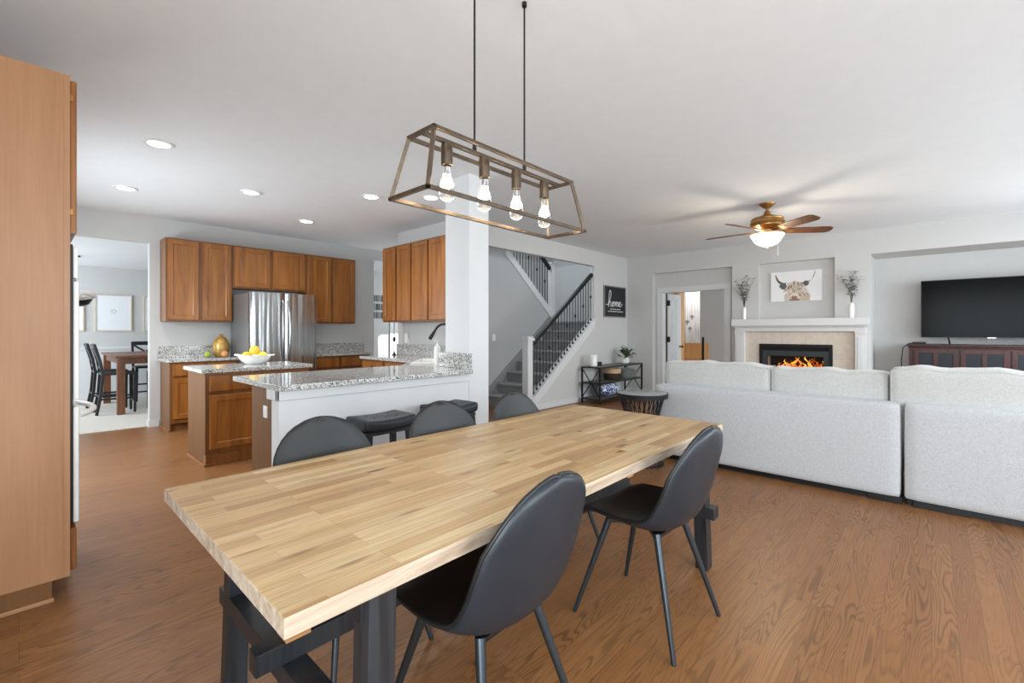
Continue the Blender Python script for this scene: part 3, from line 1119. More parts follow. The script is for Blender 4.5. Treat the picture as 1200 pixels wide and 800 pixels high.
# cut the sink hole
ck = MB()
sd = Vector((0.7071, 0.7071, 0))
sn = Vector((-0.7071, 0.7071, 0))
sc_ = Vector((3.275, 4.285, 0))
RS = Matrix.Rotation(PI / 4, 3, 'Z')
ck.box((sc_.x - 0.36, sc_.y - 0.185, 0.80), (sc_.x + 0.36, sc_.y + 0.185, 1.0), rot=RS)
cko = ck.build('cutter', 'granite')
bpy.context.view_layer.update()
md = pt.modifiers.new('cut', 'BOOLEAN')
cko.location = -pc.location
cko.parent = None
cko.location = (0, 0, 0)
md.object = cko
md.solver = 'EXACT'
bpy.context.view_layer.update()
dg = bpy.context.evaluated_depsgraph_get()
newme = bpy.data.meshes.new_from_object(pt.evaluated_get(dg))
pt.modifiers.clear()
pt.data = newme
wm = pt.modifiers.new('weighted_normals', 'WEIGHTED_NORMAL')
wm.keep_sharp = True
bpy.data.objects.remove(cko)
m = MB()
m.box((sc_.x - 0.355, sc_.y - 0.18, 0.72), (sc_.x + 0.355, sc_.y + 0.18, 0.735), rot=RS, piv=(sc_.x, sc_.y, 0.73))
for a, b in (((-0.375, -0.2), (-0.35, 0.2)), ((0.35, -0.2), (0.375, 0.2)), ((-0.375, -0.2), (0.375, -0.175)), ((-0.375, 0.175), (0.375, 0.2))):
    m.box((sc_.x + a[0], sc_.y + a[1], 0.915), (sc_.x + b[0], sc_.y + b[1], 0.928), 0.004, rot=RS, piv=(sc_.x, sc_.y, 0.92))
for a, b in (((-0.355, -0.18), (-0.345, 0.18)), ((0.345, -0.18), (0.355, 0.18)), ((-0.355, -0.18), (0.355, -0.17)), ((-0.355, 0.17), (0.355, 0.18))):
    m.box((sc_.x + a[0], sc_.y + a[1], 0.735), (sc_.x + b[0], sc_.y + b[1], 0.92), rot=RS, piv=(sc_.x, sc_.y, 0.92))
tag(m.build('kitchen_sink', 'ceramic'), 'white sink set diagonally in the granite corner behind the column', 'sink')

# faucet
fa = thing('faucet', 'black gooseneck kitchen faucet arching out from behind the column', 'faucet', (3.44, 4.10, 0.914))
fb = Vector((3.44, 4.10, 0.914))
fd = Vector((-0.678, 0.735, 0))
m = MB()
m.lathe([(0.03, 0), (0.03, 0.012), (0.02, 0.02), (0.018, 0.10)], fb, 20)
m.build('faucet_base', 'black', fa)
pts = [fb + Vector((0, 0, 0.09)), fb + Vector((0, 0, 0.25))]
for k in range(0, 13):
    a = PI * k / 14
    pts.append(fb + fd * (0.11 - 0.11 * math.cos(a)) + Vector((0, 0, 0.33 + 0.11 * math.sin(a))))
pts.append(pts[-1] + (pts[-1] - pts[-2]).normalized() * 0.03)
MB().tube(pts, 0.014, 12).build('gooseneck', 'black', fa)
q = pts[-1]
dn = (pts[-1] - pts[-2]).normalized()
MB().tube([q, q + dn * 0.02, q + dn * 0.08, q + dn * 0.105], [0.016, 0.019, 0.022, 0.02], 14).build('spray_head', 'black', fa)
MB().tube([fb + Vector((0, 0, 0.07)), fb + Vector((0.03, -0.02, 0.08)), fb + Vector((0.06, -0.05, 0.12))], 0.007, 8).build('lever', 'black', fa)

# bottle beside the column
bt = thing('soap_bottle', 'white bottle with pump standing behind the raised granite by the column', 'bottle', (3.07, 3.93, 0.914))
MB().lathe([(0.036, 0), (0.038, 0.01), (0.038, 0.17), (0.03, 0.195), (0.014, 0.205)], (3.07, 3.93, 0.914), 24).build('bottle_body', 'white_plastic', bt)
m = MB()
m.lathe([(0.016, 0.203), (0.016, 0.222), (0.006, 0.225), (0.006, 0.25)], (3.07, 3.93, 0.914), 14)
m.box((3.03, 3.92, 1.158), (3.08, 3.94, 1.17), 0.004)
m.build('pump', 'white', bt)

# plug-in dispenser
pd = thing('plug_in_freshener', 'white rounded plug-in device on the wall under the right kitchen cabinets', 'plug-in device', (3.97, 5.80, 1.08))
m = MB()
m.soft((3.925, 5.765, 1.085), (3.97, 5.835, 1.245), 0.02, (0.006, 0.003, 0.004), 6)
m.build('device_body', 'white_plastic', pd)
bx(((3.955, 5.745, 1.07), (3.97, 5.80, 1.16)), bev=0.003).build('outlet_plate', 'white', pd)

# hanging cord with inline switch
cd = thing('lamp_cord', 'black cord with inline switch hanging from the wall cabinet to the counter', 'cord', (3.80, 5.90, 0.914))
MB().tube([(3.80, 5.90, 1.40), (3.801, 5.90, 1.2), (3.799, 5.90, 1.0), (3.80, 5.90, 0.93)], 0.0055, 8).build('cord', 'black', cd)
MB().ell((3.80, 5.90, 1.15), (0.022, 0.022, 0.036), 14, 10).build('inline_switch', 'black', cd)
MB().lathe([(0.03, 0), (0.03, 0.008), (0.012, 0.03), (0.01, 0.05)], (3.80, 5.90, 0.915), 16).build('weight', 'black', cd)

# ---- refrigerator
FRX0, FRX1, FRY, FRB, FRZ = 2.06, 2.95, 6.60, 7.40, 1.795
fr = thing('refrigerator', 'stainless steel french door refrigerator under the short wall cabinet', 'refrigerator', (2.5, 7.0, 0))
bx(((FRX0, FRY + 0.07, 0.05), (FRX1, FRB, FRZ - 0.01)), bev=0.006).build('case', 'steel_side', fr)
xm = (FRX0 + FRX1) / 2


def bowed(x0, x1, z0, z1):
    mm = MB()
    n = 14
    rings = []
    for z in (z0, z1):
        r = []
        for i in range(n + 1):
            s = i / n
            X_ = x0 + (x1 - x0) * s
            g = (X_ - FRX0) / (FRX1 - FRX0) * 2 - 1
            e = min(s, 1 - s) * (x1 - x0)
            rd = 0.012 - math.sqrt(max(0, 0.012 ** 2 - max(0, 0.012 - e) ** 2)) if e < 0.012 else 0
            r.append((X_, FRY + 0.018 * g * g + rd, z))
        r += [(x1, FRY + 0.066, z), (x0, FRY + 0.066, z)]
        rings.append(r)
    mm.rings(rings)
    return mm


for a, b in ((FRX0, xm - 0.003), (xm + 0.003, FRX1)):
    d = bowed(a, b, 0.72, FRZ).build('door', 'steel', fr, 25)
    hx = xm + (-0.035 if a == FRX0 else 0.035)
    m = MB()
    pts = []
    for k in range(15):
        s = k / 14
        pts.append((hx + (-0.012 if a == FRX0 else 0.012) * math.sin(PI * s), FRY - 0.012 - 0.05 * math.sin(PI * s) ** 0.6, 0.85 + 0.85 * s))
    m.tube(pts, 0.012, 10)
    m.build('door_handle', 'chrome', d)
d = bowed(FRX0, FRX1, 0.08, 0.71).build('freezer_drawer', 'steel', fr, 25)
MB().tube([(FRX0 + 0.1, FRY + 0.01, 0.63), (FRX0 + 0.12, FRY - 0.045, 0.63), (FRX1 - 0.12, FRY - 0.045, 0.63), (FRX1 - 0.1, FRY + 0.01, 0.63)], 0.012, 10).build('drawer_handle', 'chrome', d)
bx(((FRX0 + 0.02, FRY + 0.05, 0.0), (FRX1 - 0.02, FRB - 0.05, 0.07))).build('base_grille', 'black', fr)
bx(((FRX1 - 0.075, FRY + 0.009, 1.70), (FRX1 - 0.045, FRY + 0.02, 1.725)), bev=0.001).build('badge', 'chrome', fr)

# ---- tall oven tower on the left
PY0, PY1 = 3.035, 3.80
PX0, PX1 = -0.50, 0.166
tw = thing('oven_cabinet', 'tall maple oven tower with plain side panel at the left edge', 'cabinet', (-0.15, 3.4, 0))
PTOP = 2.495
bx(((PX0, PY0 + 0.012, 0.10), (PX1 - 0.02, PY1, PTOP - 0.004)), bev=0.001).build('cabinet_body', 'cab_body', tw)
bx(((PX0, PY0, 0.098), (PX1 - 0.022, PY0 + 0.012, PTOP)), bev=0.001).build('side_panel', 'veneer_lit', tw)
m = MB()
m.box((PX1 - 0.022, PY0, 0.098), (PX1, PY0 + 0.04, PTOP), 0.001)
m.box((PX1 - 0.022, PY1 - 0.04, 0.098), (PX1, PY1, PTOP), 0.001)
for z0, z1 in ((PTOP - 0.03, PTOP), (1.70, 1.74), (0.098, 0.12)):
    m.box((PX1 - 0.022, PY0 + 0.04, z0), (PX1, PY1 - 0.04, z1))
m.build('face_frame', 'veneer_lit', tw)
bx(((PX0, PY0 + 0.004, 0.0), (0.105, PY1 - 0.02, 0.10))).build('toe_kick', 'end_panel', tw)
m = MB()
m.box((PX0, PY0 - 0.010, 0.0), (0.112, PY0 + 0.004, 0.02), 0.004)
m.build('shoe_molding', 'veneer_lit', tw)
hw = (PY1 - PY0 - 0.05) / 2
for k in range(2):
    m = MB()
    m.door((PX1 + 0.002, PY0 + 0.022 + k * (hw + 0.006) + hw, 1.745), (0, -1, 0), (1, 0, 0), hw, 0.735, 0.022, 0.058)
    d = m.build('door', 'cab_door', tw)
    if k == 0:
        for z in (1.83, 2.38):
            bx(((PX1 - 0.004, PY0 + 0.012, z), (PX1 + 0.012, PY0 + 0.022, z + 0.03)), bev=0.002).build('hinge', 'gold', d)
m = MB()
m.door((PX1 + 0.002, PY1 - 0.025, 0.115), (0, -1, 0), (1, 0, 0), PY1 - PY0 - 0.05, 0.20, 0.022, 0.0)
m.build('drawer_front', 'cab_door', tw)

ov = thing('wall_oven', 'white double wall oven built into the tall maple tower', 'oven', (0.15, 3.42, 0.33))
bx(((PX1 - 0.012, PY0 + 0.045, 0.325), (PX1 + 0.012, PY1 - 0.042, 1.695)), bev=0.003).build('trim_frame', 'black', ov)
bx(((PX1 + 0.012, PY0 + 0.045, 1.53), (PX1 + 0.03, PY1 - 0.042, 1.685)), bev=0.004).build('control_panel', 'white', ov)
for z0, z1 in ((0.335, 0.90), (0.935, 1.515)):
    d = bx(((PX1 + 0.012, PY0 + 0.045, z0), (PX1 + 0.034, PY1 - 0.042, z1)), bev=0.006).build('oven_door', 'white', ov)
    bx(((PX1 + 0.033, PY0 + 0.16, z0 + 0.1), (PX1 + 0.036, PY1 - 0.16, z1 - 0.14)), bev=0.001).build('oven_window', 'dark_glass', d)
    hz = z1 - 0.05 if z0 > 0.5 else z1 - 0.045
    pts = []
    for k in range(17):
        s = k / 16
        pts.append((PX1 + 0.036 + 0.075 * math.sin(PI * s) ** 0.7, PY0 + 0.085 + (PY1 - PY0 - 0.17) * s, hz))
    MB().tube(pts, 0.014, 10).build('oven_handle', 'white', d)

# ---- things on the counters
bw = thing('fruit_bowl', 'white oval bowl with small handles on the island top', 'bowl', (1.74, 5.42, 0.914))
c0 = (1.74, 5.42, 0.914)
MB().lathe([(0.075, 0.0), (0.085, 0.006), (0.12, 0.03), (0.15, 0.065), (0.165, 0.095), (0.172, 0.10), (0.165, 0.096), (0.145, 0.066), (0.11, 0.035), (0.05, 0.018)], c0, 36, True).build('bowl', 'ceramic', bw)
for s in (-1, 1):
    e = Vector((0.678, -0.735, 0)) * s
    cc = Vector(c0) + Vector((0, 0, 0.092))
    t = Vector((0.735, 0.678, 0))
    MB().tube([cc + e * 0.16 + t * 0.04, cc + e * 0.2 + t * 0.028 + Vector((0, 0, 0.008)), cc + e * 0.21 + Vector((0, 0, 0.01)), cc + e * 0.2 - t * 0.028 + Vector((0, 0, 0.008)), cc + e * 0.16 - t * 0.04], 0.008, 8).build('handle', 'ceramic', bw)


def fruit(name, label, c, r, mat, cat, group=None, tip=True, seedrot=0.0):
    m = MB()
    prof = []
    for i in range(13):
        t = PI * i / 12
        z = -math.cos(t)
        rr = math.sin(t)
        zz = z * (1.15 if tip else 0.96)
        if tip and abs(z) > 0.93:
            zz += 0.08 * (1 if z > 0 else -1)
        prof.append((rr * r, zz * r))
    m.lathe(prof, (0, 0, 0), 20)
    R = Matrix.Rotation(1.3, 3, 'X') @ Matrix.Rotation(seedrot, 3, 'Y')
    for v in m.bm.verts:
        v.co = R @ v.co
    o = m.build(name, mat)
    o.location = c
    tag(o, label, cat, group)
    return o


for dx, dy, dz, lab in ((-0.06, 0.055, 0.085, 'leftmost of the yellow lemons in the white bowl'), (0.06, -0.05, 0.085, 'rightmost of the yellow lemons in the white bowl'), (0.0, 0.0, 0.148, 'middle lemon on top of the pile in the white bowl')):
    fruit('lemon', lab, (c0[0] + dx, c0[1] + dy, c0[2] + dz), 0.05, 'lemon', 'lemon', 'lemons in the white bowl', True, dx * 9)

pa = thing('pineapple_ornament', 'gilded pineapple ornament on the left granite counter', 'ornament', (1.92, 7.32, 0.914))
pcx = (1.92, 7.32, 0.914)
MB().lathe([(0.06, 0), (0.085, 0.02), (0.10, 0.08), (0.105, 0.14), (0.095, 0.20), (0.07, 0.25), (0.035, 0.28), (0.005, 0.29)], pcx, 36,
           fn=lambda r, z, a: r * (1 + 0.035 * math.sin(a * 9 + z * 70) * math.sin(a * 9 - z * 70))).build('pineapple_body', 'pineapple', pa, 60)
for k in range(9):
    a = k * 2.4
    q = Vector((math.cos(a), math.sin(a), 0))
    b = Vector(pcx) + Vector((0, 0, 0.27))
    MB().tube([b + q * 0.008, b + q * 0.025 + Vector((0, 0, 0.025)), b + q * 0.035 + Vector((0, 0, 0.05))], [0.01, 0.008, 0.001], 6).build('pineapple_leaf', 'pineapple', pa)
fruit('lime', 'green lime lying left of the gilded pineapple', (1.74, 7.24, 0.914 + 0.042), 0.043, 'lime', 'lime', None, False)
fruit('peach', 'orange peach lying right in front of the gilded pineapple', (1.92, 7.155, 0.914 + 0.045), 0.046, 'peach', 'peach', None, False)

# ---- recessed lights
for x, y, lab in ((0.762, 4.569, 'recessed ceiling light nearest the tall oven tower'), (0.76, 6.241, 'recessed ceiling light closest to the dining room opening'), (1.706, 5.432, 'recessed ceiling light above the small island'),
                  (2.674, 4.613, 'recessed ceiling light above the middle of the kitchen'), (2.672, 6.304, 'recessed ceiling light in front of the refrigerator'), (3.148, 4.148, 'recessed ceiling light over the sink, seen through the pendant')):
    t = thing('recessed_light', lab, 'ceiling light', (x, y, CH - 0.012), 'recessed kitchen lights')
    MB().lathe([(0.075, 0.002), (0.098, 0.0), (0.102, 0.006), (0.10, 0.0118), (0.075, 0.0118)], (x, y, CH - 0.012), 32, False).build('trim_ring', 'white', t)
    MB().lathe([(0.003, 0.004), (0.074, 0.004), (0.076, 0.009), (0.003, 0.009)], (x, y, CH - 0.012), 32).build('lens', 'can_glow', t)
    l = bpy.data.lights.new('downlight', 'SPOT')
    l.energy = 26
    l.spot_size = math.radians(150)
    l.spot_blend = 0.8
    l.color = (1, 0.95, 0.88)
    l.shadow_soft_size = 0.06
    lo = bpy.data.objects.new('downlight', l)
    COL.objects.link(lo)
    lo.location = (0, 0, -0.02)
    lo.parent = t

# ================================================================== dining table and chairs
TX0, TX1, TY0, TY1, TZ = 0.325, 2.68, 0.862, 1.866, 0.75
tb = thing('dining_table', 'long butcher block dining table on black trestles in the foreground', 'dining table', (1.5, 1.36, 0))
m = MB()
m.box((TX0, TY0, TZ - 0.042), (TX1, TY1, TZ), 0.004)
top = m.build('tabletop', 'tabletop', tb)
top.data.materials.append(M['table_edge'])
for p in top.data.polygons:
    if abs(p.normal.z) < 0.5:
        p.material_index = 1
m = MB()
for x0, x1 in ((0.44, 0.80), (0.86, 1.45), (1.50, 2.1), (2.15, 2.56)):
    m.box((x0, TY0 + 0.035, TZ - 0.062), (x1, TY0 + 0.075, TZ - 0.042))
    m.box((x0, TY1 - 0.075, TZ - 0.062), (x1, TY1 - 0.035, TZ - 0.042))
m.build('underside_batten', 'raw_wood', tb)
LEGW = 0.068
for sx, xt, xf in ((-1, 0.538, 0.518), (1, 2.455, 2.50)):
    for sy in (-1, 1):
        yt = 1.364 + sy * 0.455
        yf = 1.364 + sy * 0.462
        m = MB()
        m.bar((xf, yf, 0.0), (xt, yt, TZ - 0.05), LEGW, 0.065, 0.003, up=(0, 1, 0))
        o = m.build('leg', 'black_wood', tb)
    xc = xt + (xf - xt) * 0.55
    m = MB()
    m.box((xc - 0.035, 0.83, 0.285), (xc + 0.035, 1.90, 0.345), 0.003)
    m.build('crossbar', 'black_wood', tb)
    m = MB()
    m.box((xt - 0.04, 0.90, TZ - 0.115), (xt + 0.04, 1.83, TZ - 0.05), 0.003)
    m.build('bearer', 'black_wood', tb)
m = MB()
m.box((0.425, 1.318, 0.345), (2.46, 1.372, 0.405), 0.003)
m.build('stretcher', 'black_wood', tb)
m = MB()
m.box((0.50, 1.31, 0.405), (0.57, 1.38, TZ - 0.042), 0.003)
m.box((2.42, 1.31, 0.405), (2.49, 1.38, TZ - 0.042), 0.003)
m.build('support_post', 'raw_wood', tb)


# ---- shell chairs
def make_chair(label):
    t = thing('dining_chair', label, 'chair', (0, 0, 0), 'black shell chairs around the dining table', local=True)
    P_ = [(0.235, 0.430), (0.222, 0.450), (0.17, 0.457), (0.09, 0.455), (0.0, 0.447), (-0.08, 0.444), (-0.14, 0.455), (-0.185, 0.485), (-0.215, 0.535), (-0.238, 0.60), (-0.255, 0.67), (-0.27, 0.74), (-0.281, 0.80), (-0.289, 0.85), (-0.294, 0.88)]
    W_ = [0.17, 0.195, 0.215, 0.228, 0.236, 0.238, 0.236, 0.234, 0.232, 0.230, 0.224, 0.208, 0.178, 0.125, 0.03]
    W_ = [w if z < 0.66 or y > -0.2 else max(0.012, 0.230 * max(0, 1 - ((z - 0.62) / 0.2605) ** 2.5) ** 0.5) for w, (y, z) in zip(W_, P_)]
    n = len(P_)
    # smooth resample
    import bisect
    L = [0]
    for a, b in zip(P_, P_[1:]):
        L.append(L[-1] + math.dist(a, b))

    def cr(a, b, c, d, t_):
        return 0.5 * ((2 * b) + (-a + c) * t_ + (2 * a - 5 * b + 4 * c - d) * t_ * t_ + (-a + 3 * b - 3 * c + d) * t_ ** 3)

    def samp(s):
        s = max(0, min(1, s)) * L[-1]
        i = min(n - 2, max(0, bisect.bisect_right(L, s) - 1))
        f = (s - L[i]) / (L[i + 1] - L[i])
        ids = [max(0, i - 1), i, i + 1, min(n - 1, i + 2)]
        yy, zz, ww = (cr(*[a[k] for k in ids], f) for a in ([p[0] for p in P_], [p[1] for p in P_], W_))
        if zz > 0.62 and yy < -0.2:
            ww = max(0.008, 0.230 * max(0, 1 - ((zz - 0.62) / 0.2602) ** 2.4) ** 0.5)
        return yy, zz, ww
    NS, NU = 40, 14

    def surf(i, j, off):
        s = i / NS
        if s > 0.8:
            s = 0.8 + 0.2 * math.sin((s - 0.8) / 0.2 * PI / 2)
        u = -1 + 2 * j / NU
        u = math.sin(u * PI / 2) * 0.4 + u * 0.6
        y, z, w = samp(s)
        y1, z1, _ = samp(s + 0.01)
        y0, z0, _ = samp(s - 0.01)
        tl = math.hypot(y1 - y0, z1 - z0)
        ty, tz = (y1 - y0) / tl, (z1 - z0) / tl
        ny, nz = tz, -ty          # towards the sitter / up
        if nz < 0 and s < 0.4:
            ny, nz = -ny, -nz
        dish = 0.030 + 0.035 * math.exp(-((s - 0.5) / 0.28) ** 2)
        if s > 0.8:
            dish *= max(0.25, (1 - (s - 0.8) / 0.2 * 0.75))
        if s < 0.12:
            dish *= s / 0.12
        d = dish * abs(u) ** 2.4
        edge = (1 - abs(u) ** 6)
        e2 = min(1, s / 0.03, (1 - s) / 0.02)
        th = 0.017 * (0.45 + 0.55 * edge) * (0.5 + 0.5 * max(0, e2))
        k = d + off * th
        return Vector((w * u, y + ny * k, z + nz * k))
    # inner (seat) face and outer (back) face are two parts sharing the rim
    for name, off, mat in (('seat_shell', 1, 'black_seat'), ('back_shell', -1, 'black_leather')):
        m = MB()
        g = [[m.bm.verts.new(surf(i, j, off)) for j in range(NU + 1)] for i in range(NS + 1)]
        c = [[m.bm.verts.new(surf(i, j, 0)) if (i in (0, NS) or j in (0, NU)) else None for j in range(NU + 1)] for i in range(NS + 1)]
        for i in range(NS):
            for j in range(NU):
                m.bm.faces.new((g[i][j], g[i + 1][j], g[i + 1][j + 1], g[i][j + 1]))
        for i in range(NS):
            for j in (0, NU):
                m.bm.faces.new((g[i][j], g[i + 1][j], c[i + 1][j], c[i][j]))
        for j in range(NU):
            for i in (0, NS):
                m.bm.faces.new((g[i][j], g[i][j + 1], c[i][j + 1], c[i][j]))
        m.build(name, mat, t, 70)
    rim = [surf(i, 0, 0) for i in range(NS + 1)] + [surf(NS, j, 0) for j in range(1, NU)] + [surf(i, NU, 0) for i in range(NS, -1, -1)] + [surf(0, j, 0) for j in range(NU - 1, 0, -1)]
    MB().tube(rim, 0.0062, 8, loop=True).build('piping', 'piping', t, 60)
    for sx in (-1, 1):
        for sy in (-1, 1):
            a = (sx * 0.12, 0.0 + sy * 0.115, 0.43)
            b = (sx * 0.215, 0.0 + sy * 0.235 + 0.0, 0.0)
            m = MB()
            m.tube([b, (b[0] * 0.998, b[1] * 0.998, 0.008), a], [0.0095, 0.0098, 0.0155], 14)
            m.build('leg', 'gunmetal', t, 50)
    m = MB()
    m.bar((-0.125, 0.12, 0.424), (0.125, -0.12, 0.424), 0.03, 0.018, 0.002)
    m.bar((0.125, 0.12, 0.4235), (-0.125, -0.12, 0.4235), 0.03, 0.018, 0.002)
    for sy in (-1, 1):
        m.bar((-0.12, sy * 0.115, 0.422), (0.12, sy * 0.115, 0.422), 0.026, 0.014, 0.002)
    m.build('underframe', 'black', t)
    return t


ch = make_chair('black shell chair in the foreground, tucked into the near side at the table front')
ch.location = (0.975, 1.03, 0)
ch.rotation_euler = (0, 0, 0.03)
dup(ch, (1.915, 0.945, 0), -0.05, 'black shell chair on the near side at the far end, closest to the sofa')
dup(ch, (0.93, 1.745, 0), PI + 0.04, 'black shell chair across the table, leftmost of the far row')
dup(ch, (1.56, 1.71, 0), PI - 0.03, 'black shell chair across the table, middle of the far row')
dup(ch, (2.13, 1.68, 0), PI + 0.02, 'black shell chair across the table in front of the stairs opening')


# ---- saddle stools at the peninsula
def make_stool(label):
    t = thing('bar_stool', label, 'stool', (0, 0, 0), 'saddle stools at the peninsula', local=True)
    m = MB()

    def sag(p, q):
        p = p.copy()
        p.z += 0.016 * (q.x ** 2)
        if q.z > 0.5:
            for cx_ in (-0.45, 0.0, 0.45):
                for cy_ in (-0.4, 0.4):
                    d2 = ((q.x - cx_) / 0.16) ** 2 + ((q.y - cy_) / 0.22) ** 2
                    p.z -= 0.008 * math.exp(-d2)
        return p
    m.soft((-0.205, -0.15, 0.572), (0.205, 0.15, 0.652), 0.025, (0.004, 0.004, 0.012), 14, sag=sag)
    seat = m.build('seat', 'black_leather', t, 60)
    m = MB()
    for cx_ in (-0.45, 0.0, 0.45):
        for cy_ in (-0.4, 0.4):
            m.ell((cx_ * 0.2, cy_ * 0.145, 0.655 + 0.016 * cx_ * cx_), (0.008, 0.008, 0.004), 8, 6)
    m.build('tufting_button', 'piping', seat)
    bx(((-0.19, -0.125, 0.55), (0.19, 0.125, 0.578)), bev=0.004).build('seat_frame', 'black_wood', t)
    for sx in (-1, 1):
        for sy in (-1, 1):
            m = MB()
            m.taper((sx * 0.20, sy * 0.14, 0), (sx * 0.16, sy * 0.105, 0.565), 0.030, 0.030, 0.040, 0.040, up=(0, 1, 0))
            m.build('leg', 'black_wood', t)
    for sy in (-1, 1):
        m = MB()
        m.bar((-0.185, sy * 0.128, 0.2), (0.185, sy * 0.128, 0.2), 0.022, 0.03, 0.002)
        m.build('stretcher', 'black_wood', t)
    for sx in (-1, 1):
        m = MB()
        m.bar((sx * 0.18, -0.122, 0.28), (sx * 0.18, 0.122, 0.28), 0.022, 0.03, 0.002)
        m.build('stretcher', 'black_wood', t)
    return t


st = make_stool('black tufted saddle stool at the peninsula, nearer the outlet end')
st.location = (1.78, 2.93, 0)
dup(st, (2.46, 2.99, 0), 0.05, 'black tufted saddle stool at the peninsula, next to the white column')

# ---- pendant over the table
PCX, PCY, PZ0, PZ1 = 1.42, 1.376, 1.765, 2.0
pn = thing('pendant_light', 'bronze trapezoid frame pendant with four filament bulbs over the table', 'pendant light', (PCX, PCY, PZ0))
L0, W0, L1, W1 = 0.475, 0.114, 0.42, 0.076
bot = [(PCX + sx * L0, PCY + sy * W0, PZ0) for sx, sy in ((-1, -1), (1, -1), (1, 1), (-1, 1))]
topc = [(PCX + sx * L1, PCY + sy * W1, PZ1) for sx, sy in ((-1, -1), (1, -1), (1, 1), (-1, 1))]
for name, ringp in (('bottom_frame', bot), ('top_frame', topc)):
    m = MB()
    for i in range(4):
        a, b = Vector(ringp[i]), Vector(ringp[(i + 1) % 4])
        e = (b - a).normalized() * 0.007
        m.bar(a - e, b + e, 0.014, 0.014, 0.001)
    m.build(name, 'bronze', pn)
for a, b in zip(bot, topc):
    MB().bar(a, b, 0.014, 0.014, 0.001).build('corner_post', 'bronze', pn)
m = MB()
m.bar((PCX - L1, PCY, PZ1), (PCX + L1, PCY, PZ1), 0.02, 0.014, 0.002)
m.build('center_bar', 'bronze', pn)
for sx in (-1, 1):
    x = PCX + sx * 0.155
    m = MB()
    m.cyl((x, PCY, PZ1), (x, PCY, PZ1 + 0.045), 0.0085, seg=12)
    m.cyl((x, PCY, PZ1 + 0.045), (x, PCY, CH - 0.02), 0.0042, seg=10)
    m.cyl((x, PCY, CH - 0.02), (x, PCY, CH - 0.0005), 0.011, seg=14)
    m.build('hanging_rod', 'black', pn)
for k in range(4):
    x = PCX - 0.30 + 0.2 * k
    so = MB().lathe([(0.004, 0.0), (0.021, -0.002), (0.0225, -0.012), (0.0225, -0.082), (0.02, -0.085), (0.004, -0.085)], (x, PCY, PZ1 - 0.005), 20).build('lamp_socket', 'bronze', pn)
    b = MB().lathe([(0.012, -0.085), (0.0125, -0.10), (0.016, -0.118), (0.023, -0.15), (0.0305, -0.185), (0.031, -0.197), (0.026, -0.212), (0.012, -0.222), (0.002, -0.223)], (x, PCY, PZ1 - 0.005), 20).build('bulb', 'glass', pn)
    m = MB()
    m.tube([(x - 0.007, PCY, PZ1 - 0.125), (x - 0.009, PCY, PZ1 - 0.18), (x, PCY + 0.006, PZ1 - 0.19), (x + 0.009, PCY, PZ1 - 0.18), (x + 0.007, PCY, PZ1 - 0.125)], 0.0032, 8)
    m.build('filament', 'bulb_glow', b)
    lp = point('pendant_bulb_light', (x - PCX, 0, PZ1 - 0.16 - PZ0), 4.6, (1, 0.86, 0.66), 0.028)
    lp.parent = pn

# ================================================================== sofa
SX = 4.36


def sofa_part(label, y0, y1, splits, armL, z_top=0.735, ctop=0.95, cushx=(4.55, 4.80), deep=1.02):
    t = thing('sofa', label, 'sofa', (SX + 0.5, (y0 + y1) / 2, 0))
    MB().soft((SX, y0 + 0.004, 0.05), (SX + 0.24, y1 - 0.004, z_top), 0.022, (0.006, 0.004, 0.006), 14).build('back_frame', 'sofa', t, 60)
    MB().soft((SX + 0.22, y0 + 0.006, 0.06), (SX + deep, y1 - 0.006, 0.30), 0.03, (0.004, 0, 0), 8).build('seat_base', 'sofa', t, 60)
    bx(((SX + 0.06, y0 + 0.02, 0.0), (SX + deep - 0.08, y1 - 0.02, 0.06))).build('plinth', 'black', t)
    if armL:
        MB().soft((SX + 0.02, y1 - 0.22, 0.06), (SX + deep, y1 - 0.002, 0.64), 0.04, (0.004, 0.008, 0.012), 10).build('arm', 'sofa', t, 60)
    for a, b in splits:
        MB().soft((SX + 0.24, a + 0.004, 0.29), (SX + deep + 0.02, b - 0.004, 0.47), 0.04, (0.01, 0, 0.02), 10).build('seat_cushion', 'cushion', t, 60)
    return t


s1 = sofa_part('light grey sectional sofa, left section with its back to the dining table', 0.165, 2.06, [(0.17, 1.0), (1.0, 1.84)], True)
s2 = sofa_part('light grey sectional sofa, right section running out of the picture', -1.75, 0.150, [(-0.80, 0.145), (-1.74, -0.80)], False, z_top=0.742)
for i, yy in enumerate((0.23, 1.99)):
    bx(((SX + 0.03, yy - 0.07 if i == 0 else yy - 0.06, 0.0), (SX + 0.13, yy + 0.13 if i == 0 else yy + 0.02, 0.052)), bev=0.003).build('foot', 'black', s1)
for yy in (-1.6, -0.2):
    bx(((SX + 0.03, yy, 0.0), (SX + 0.13, yy + 0.3, 0.052)), bev=0.003).build('foot', 'black', s2)


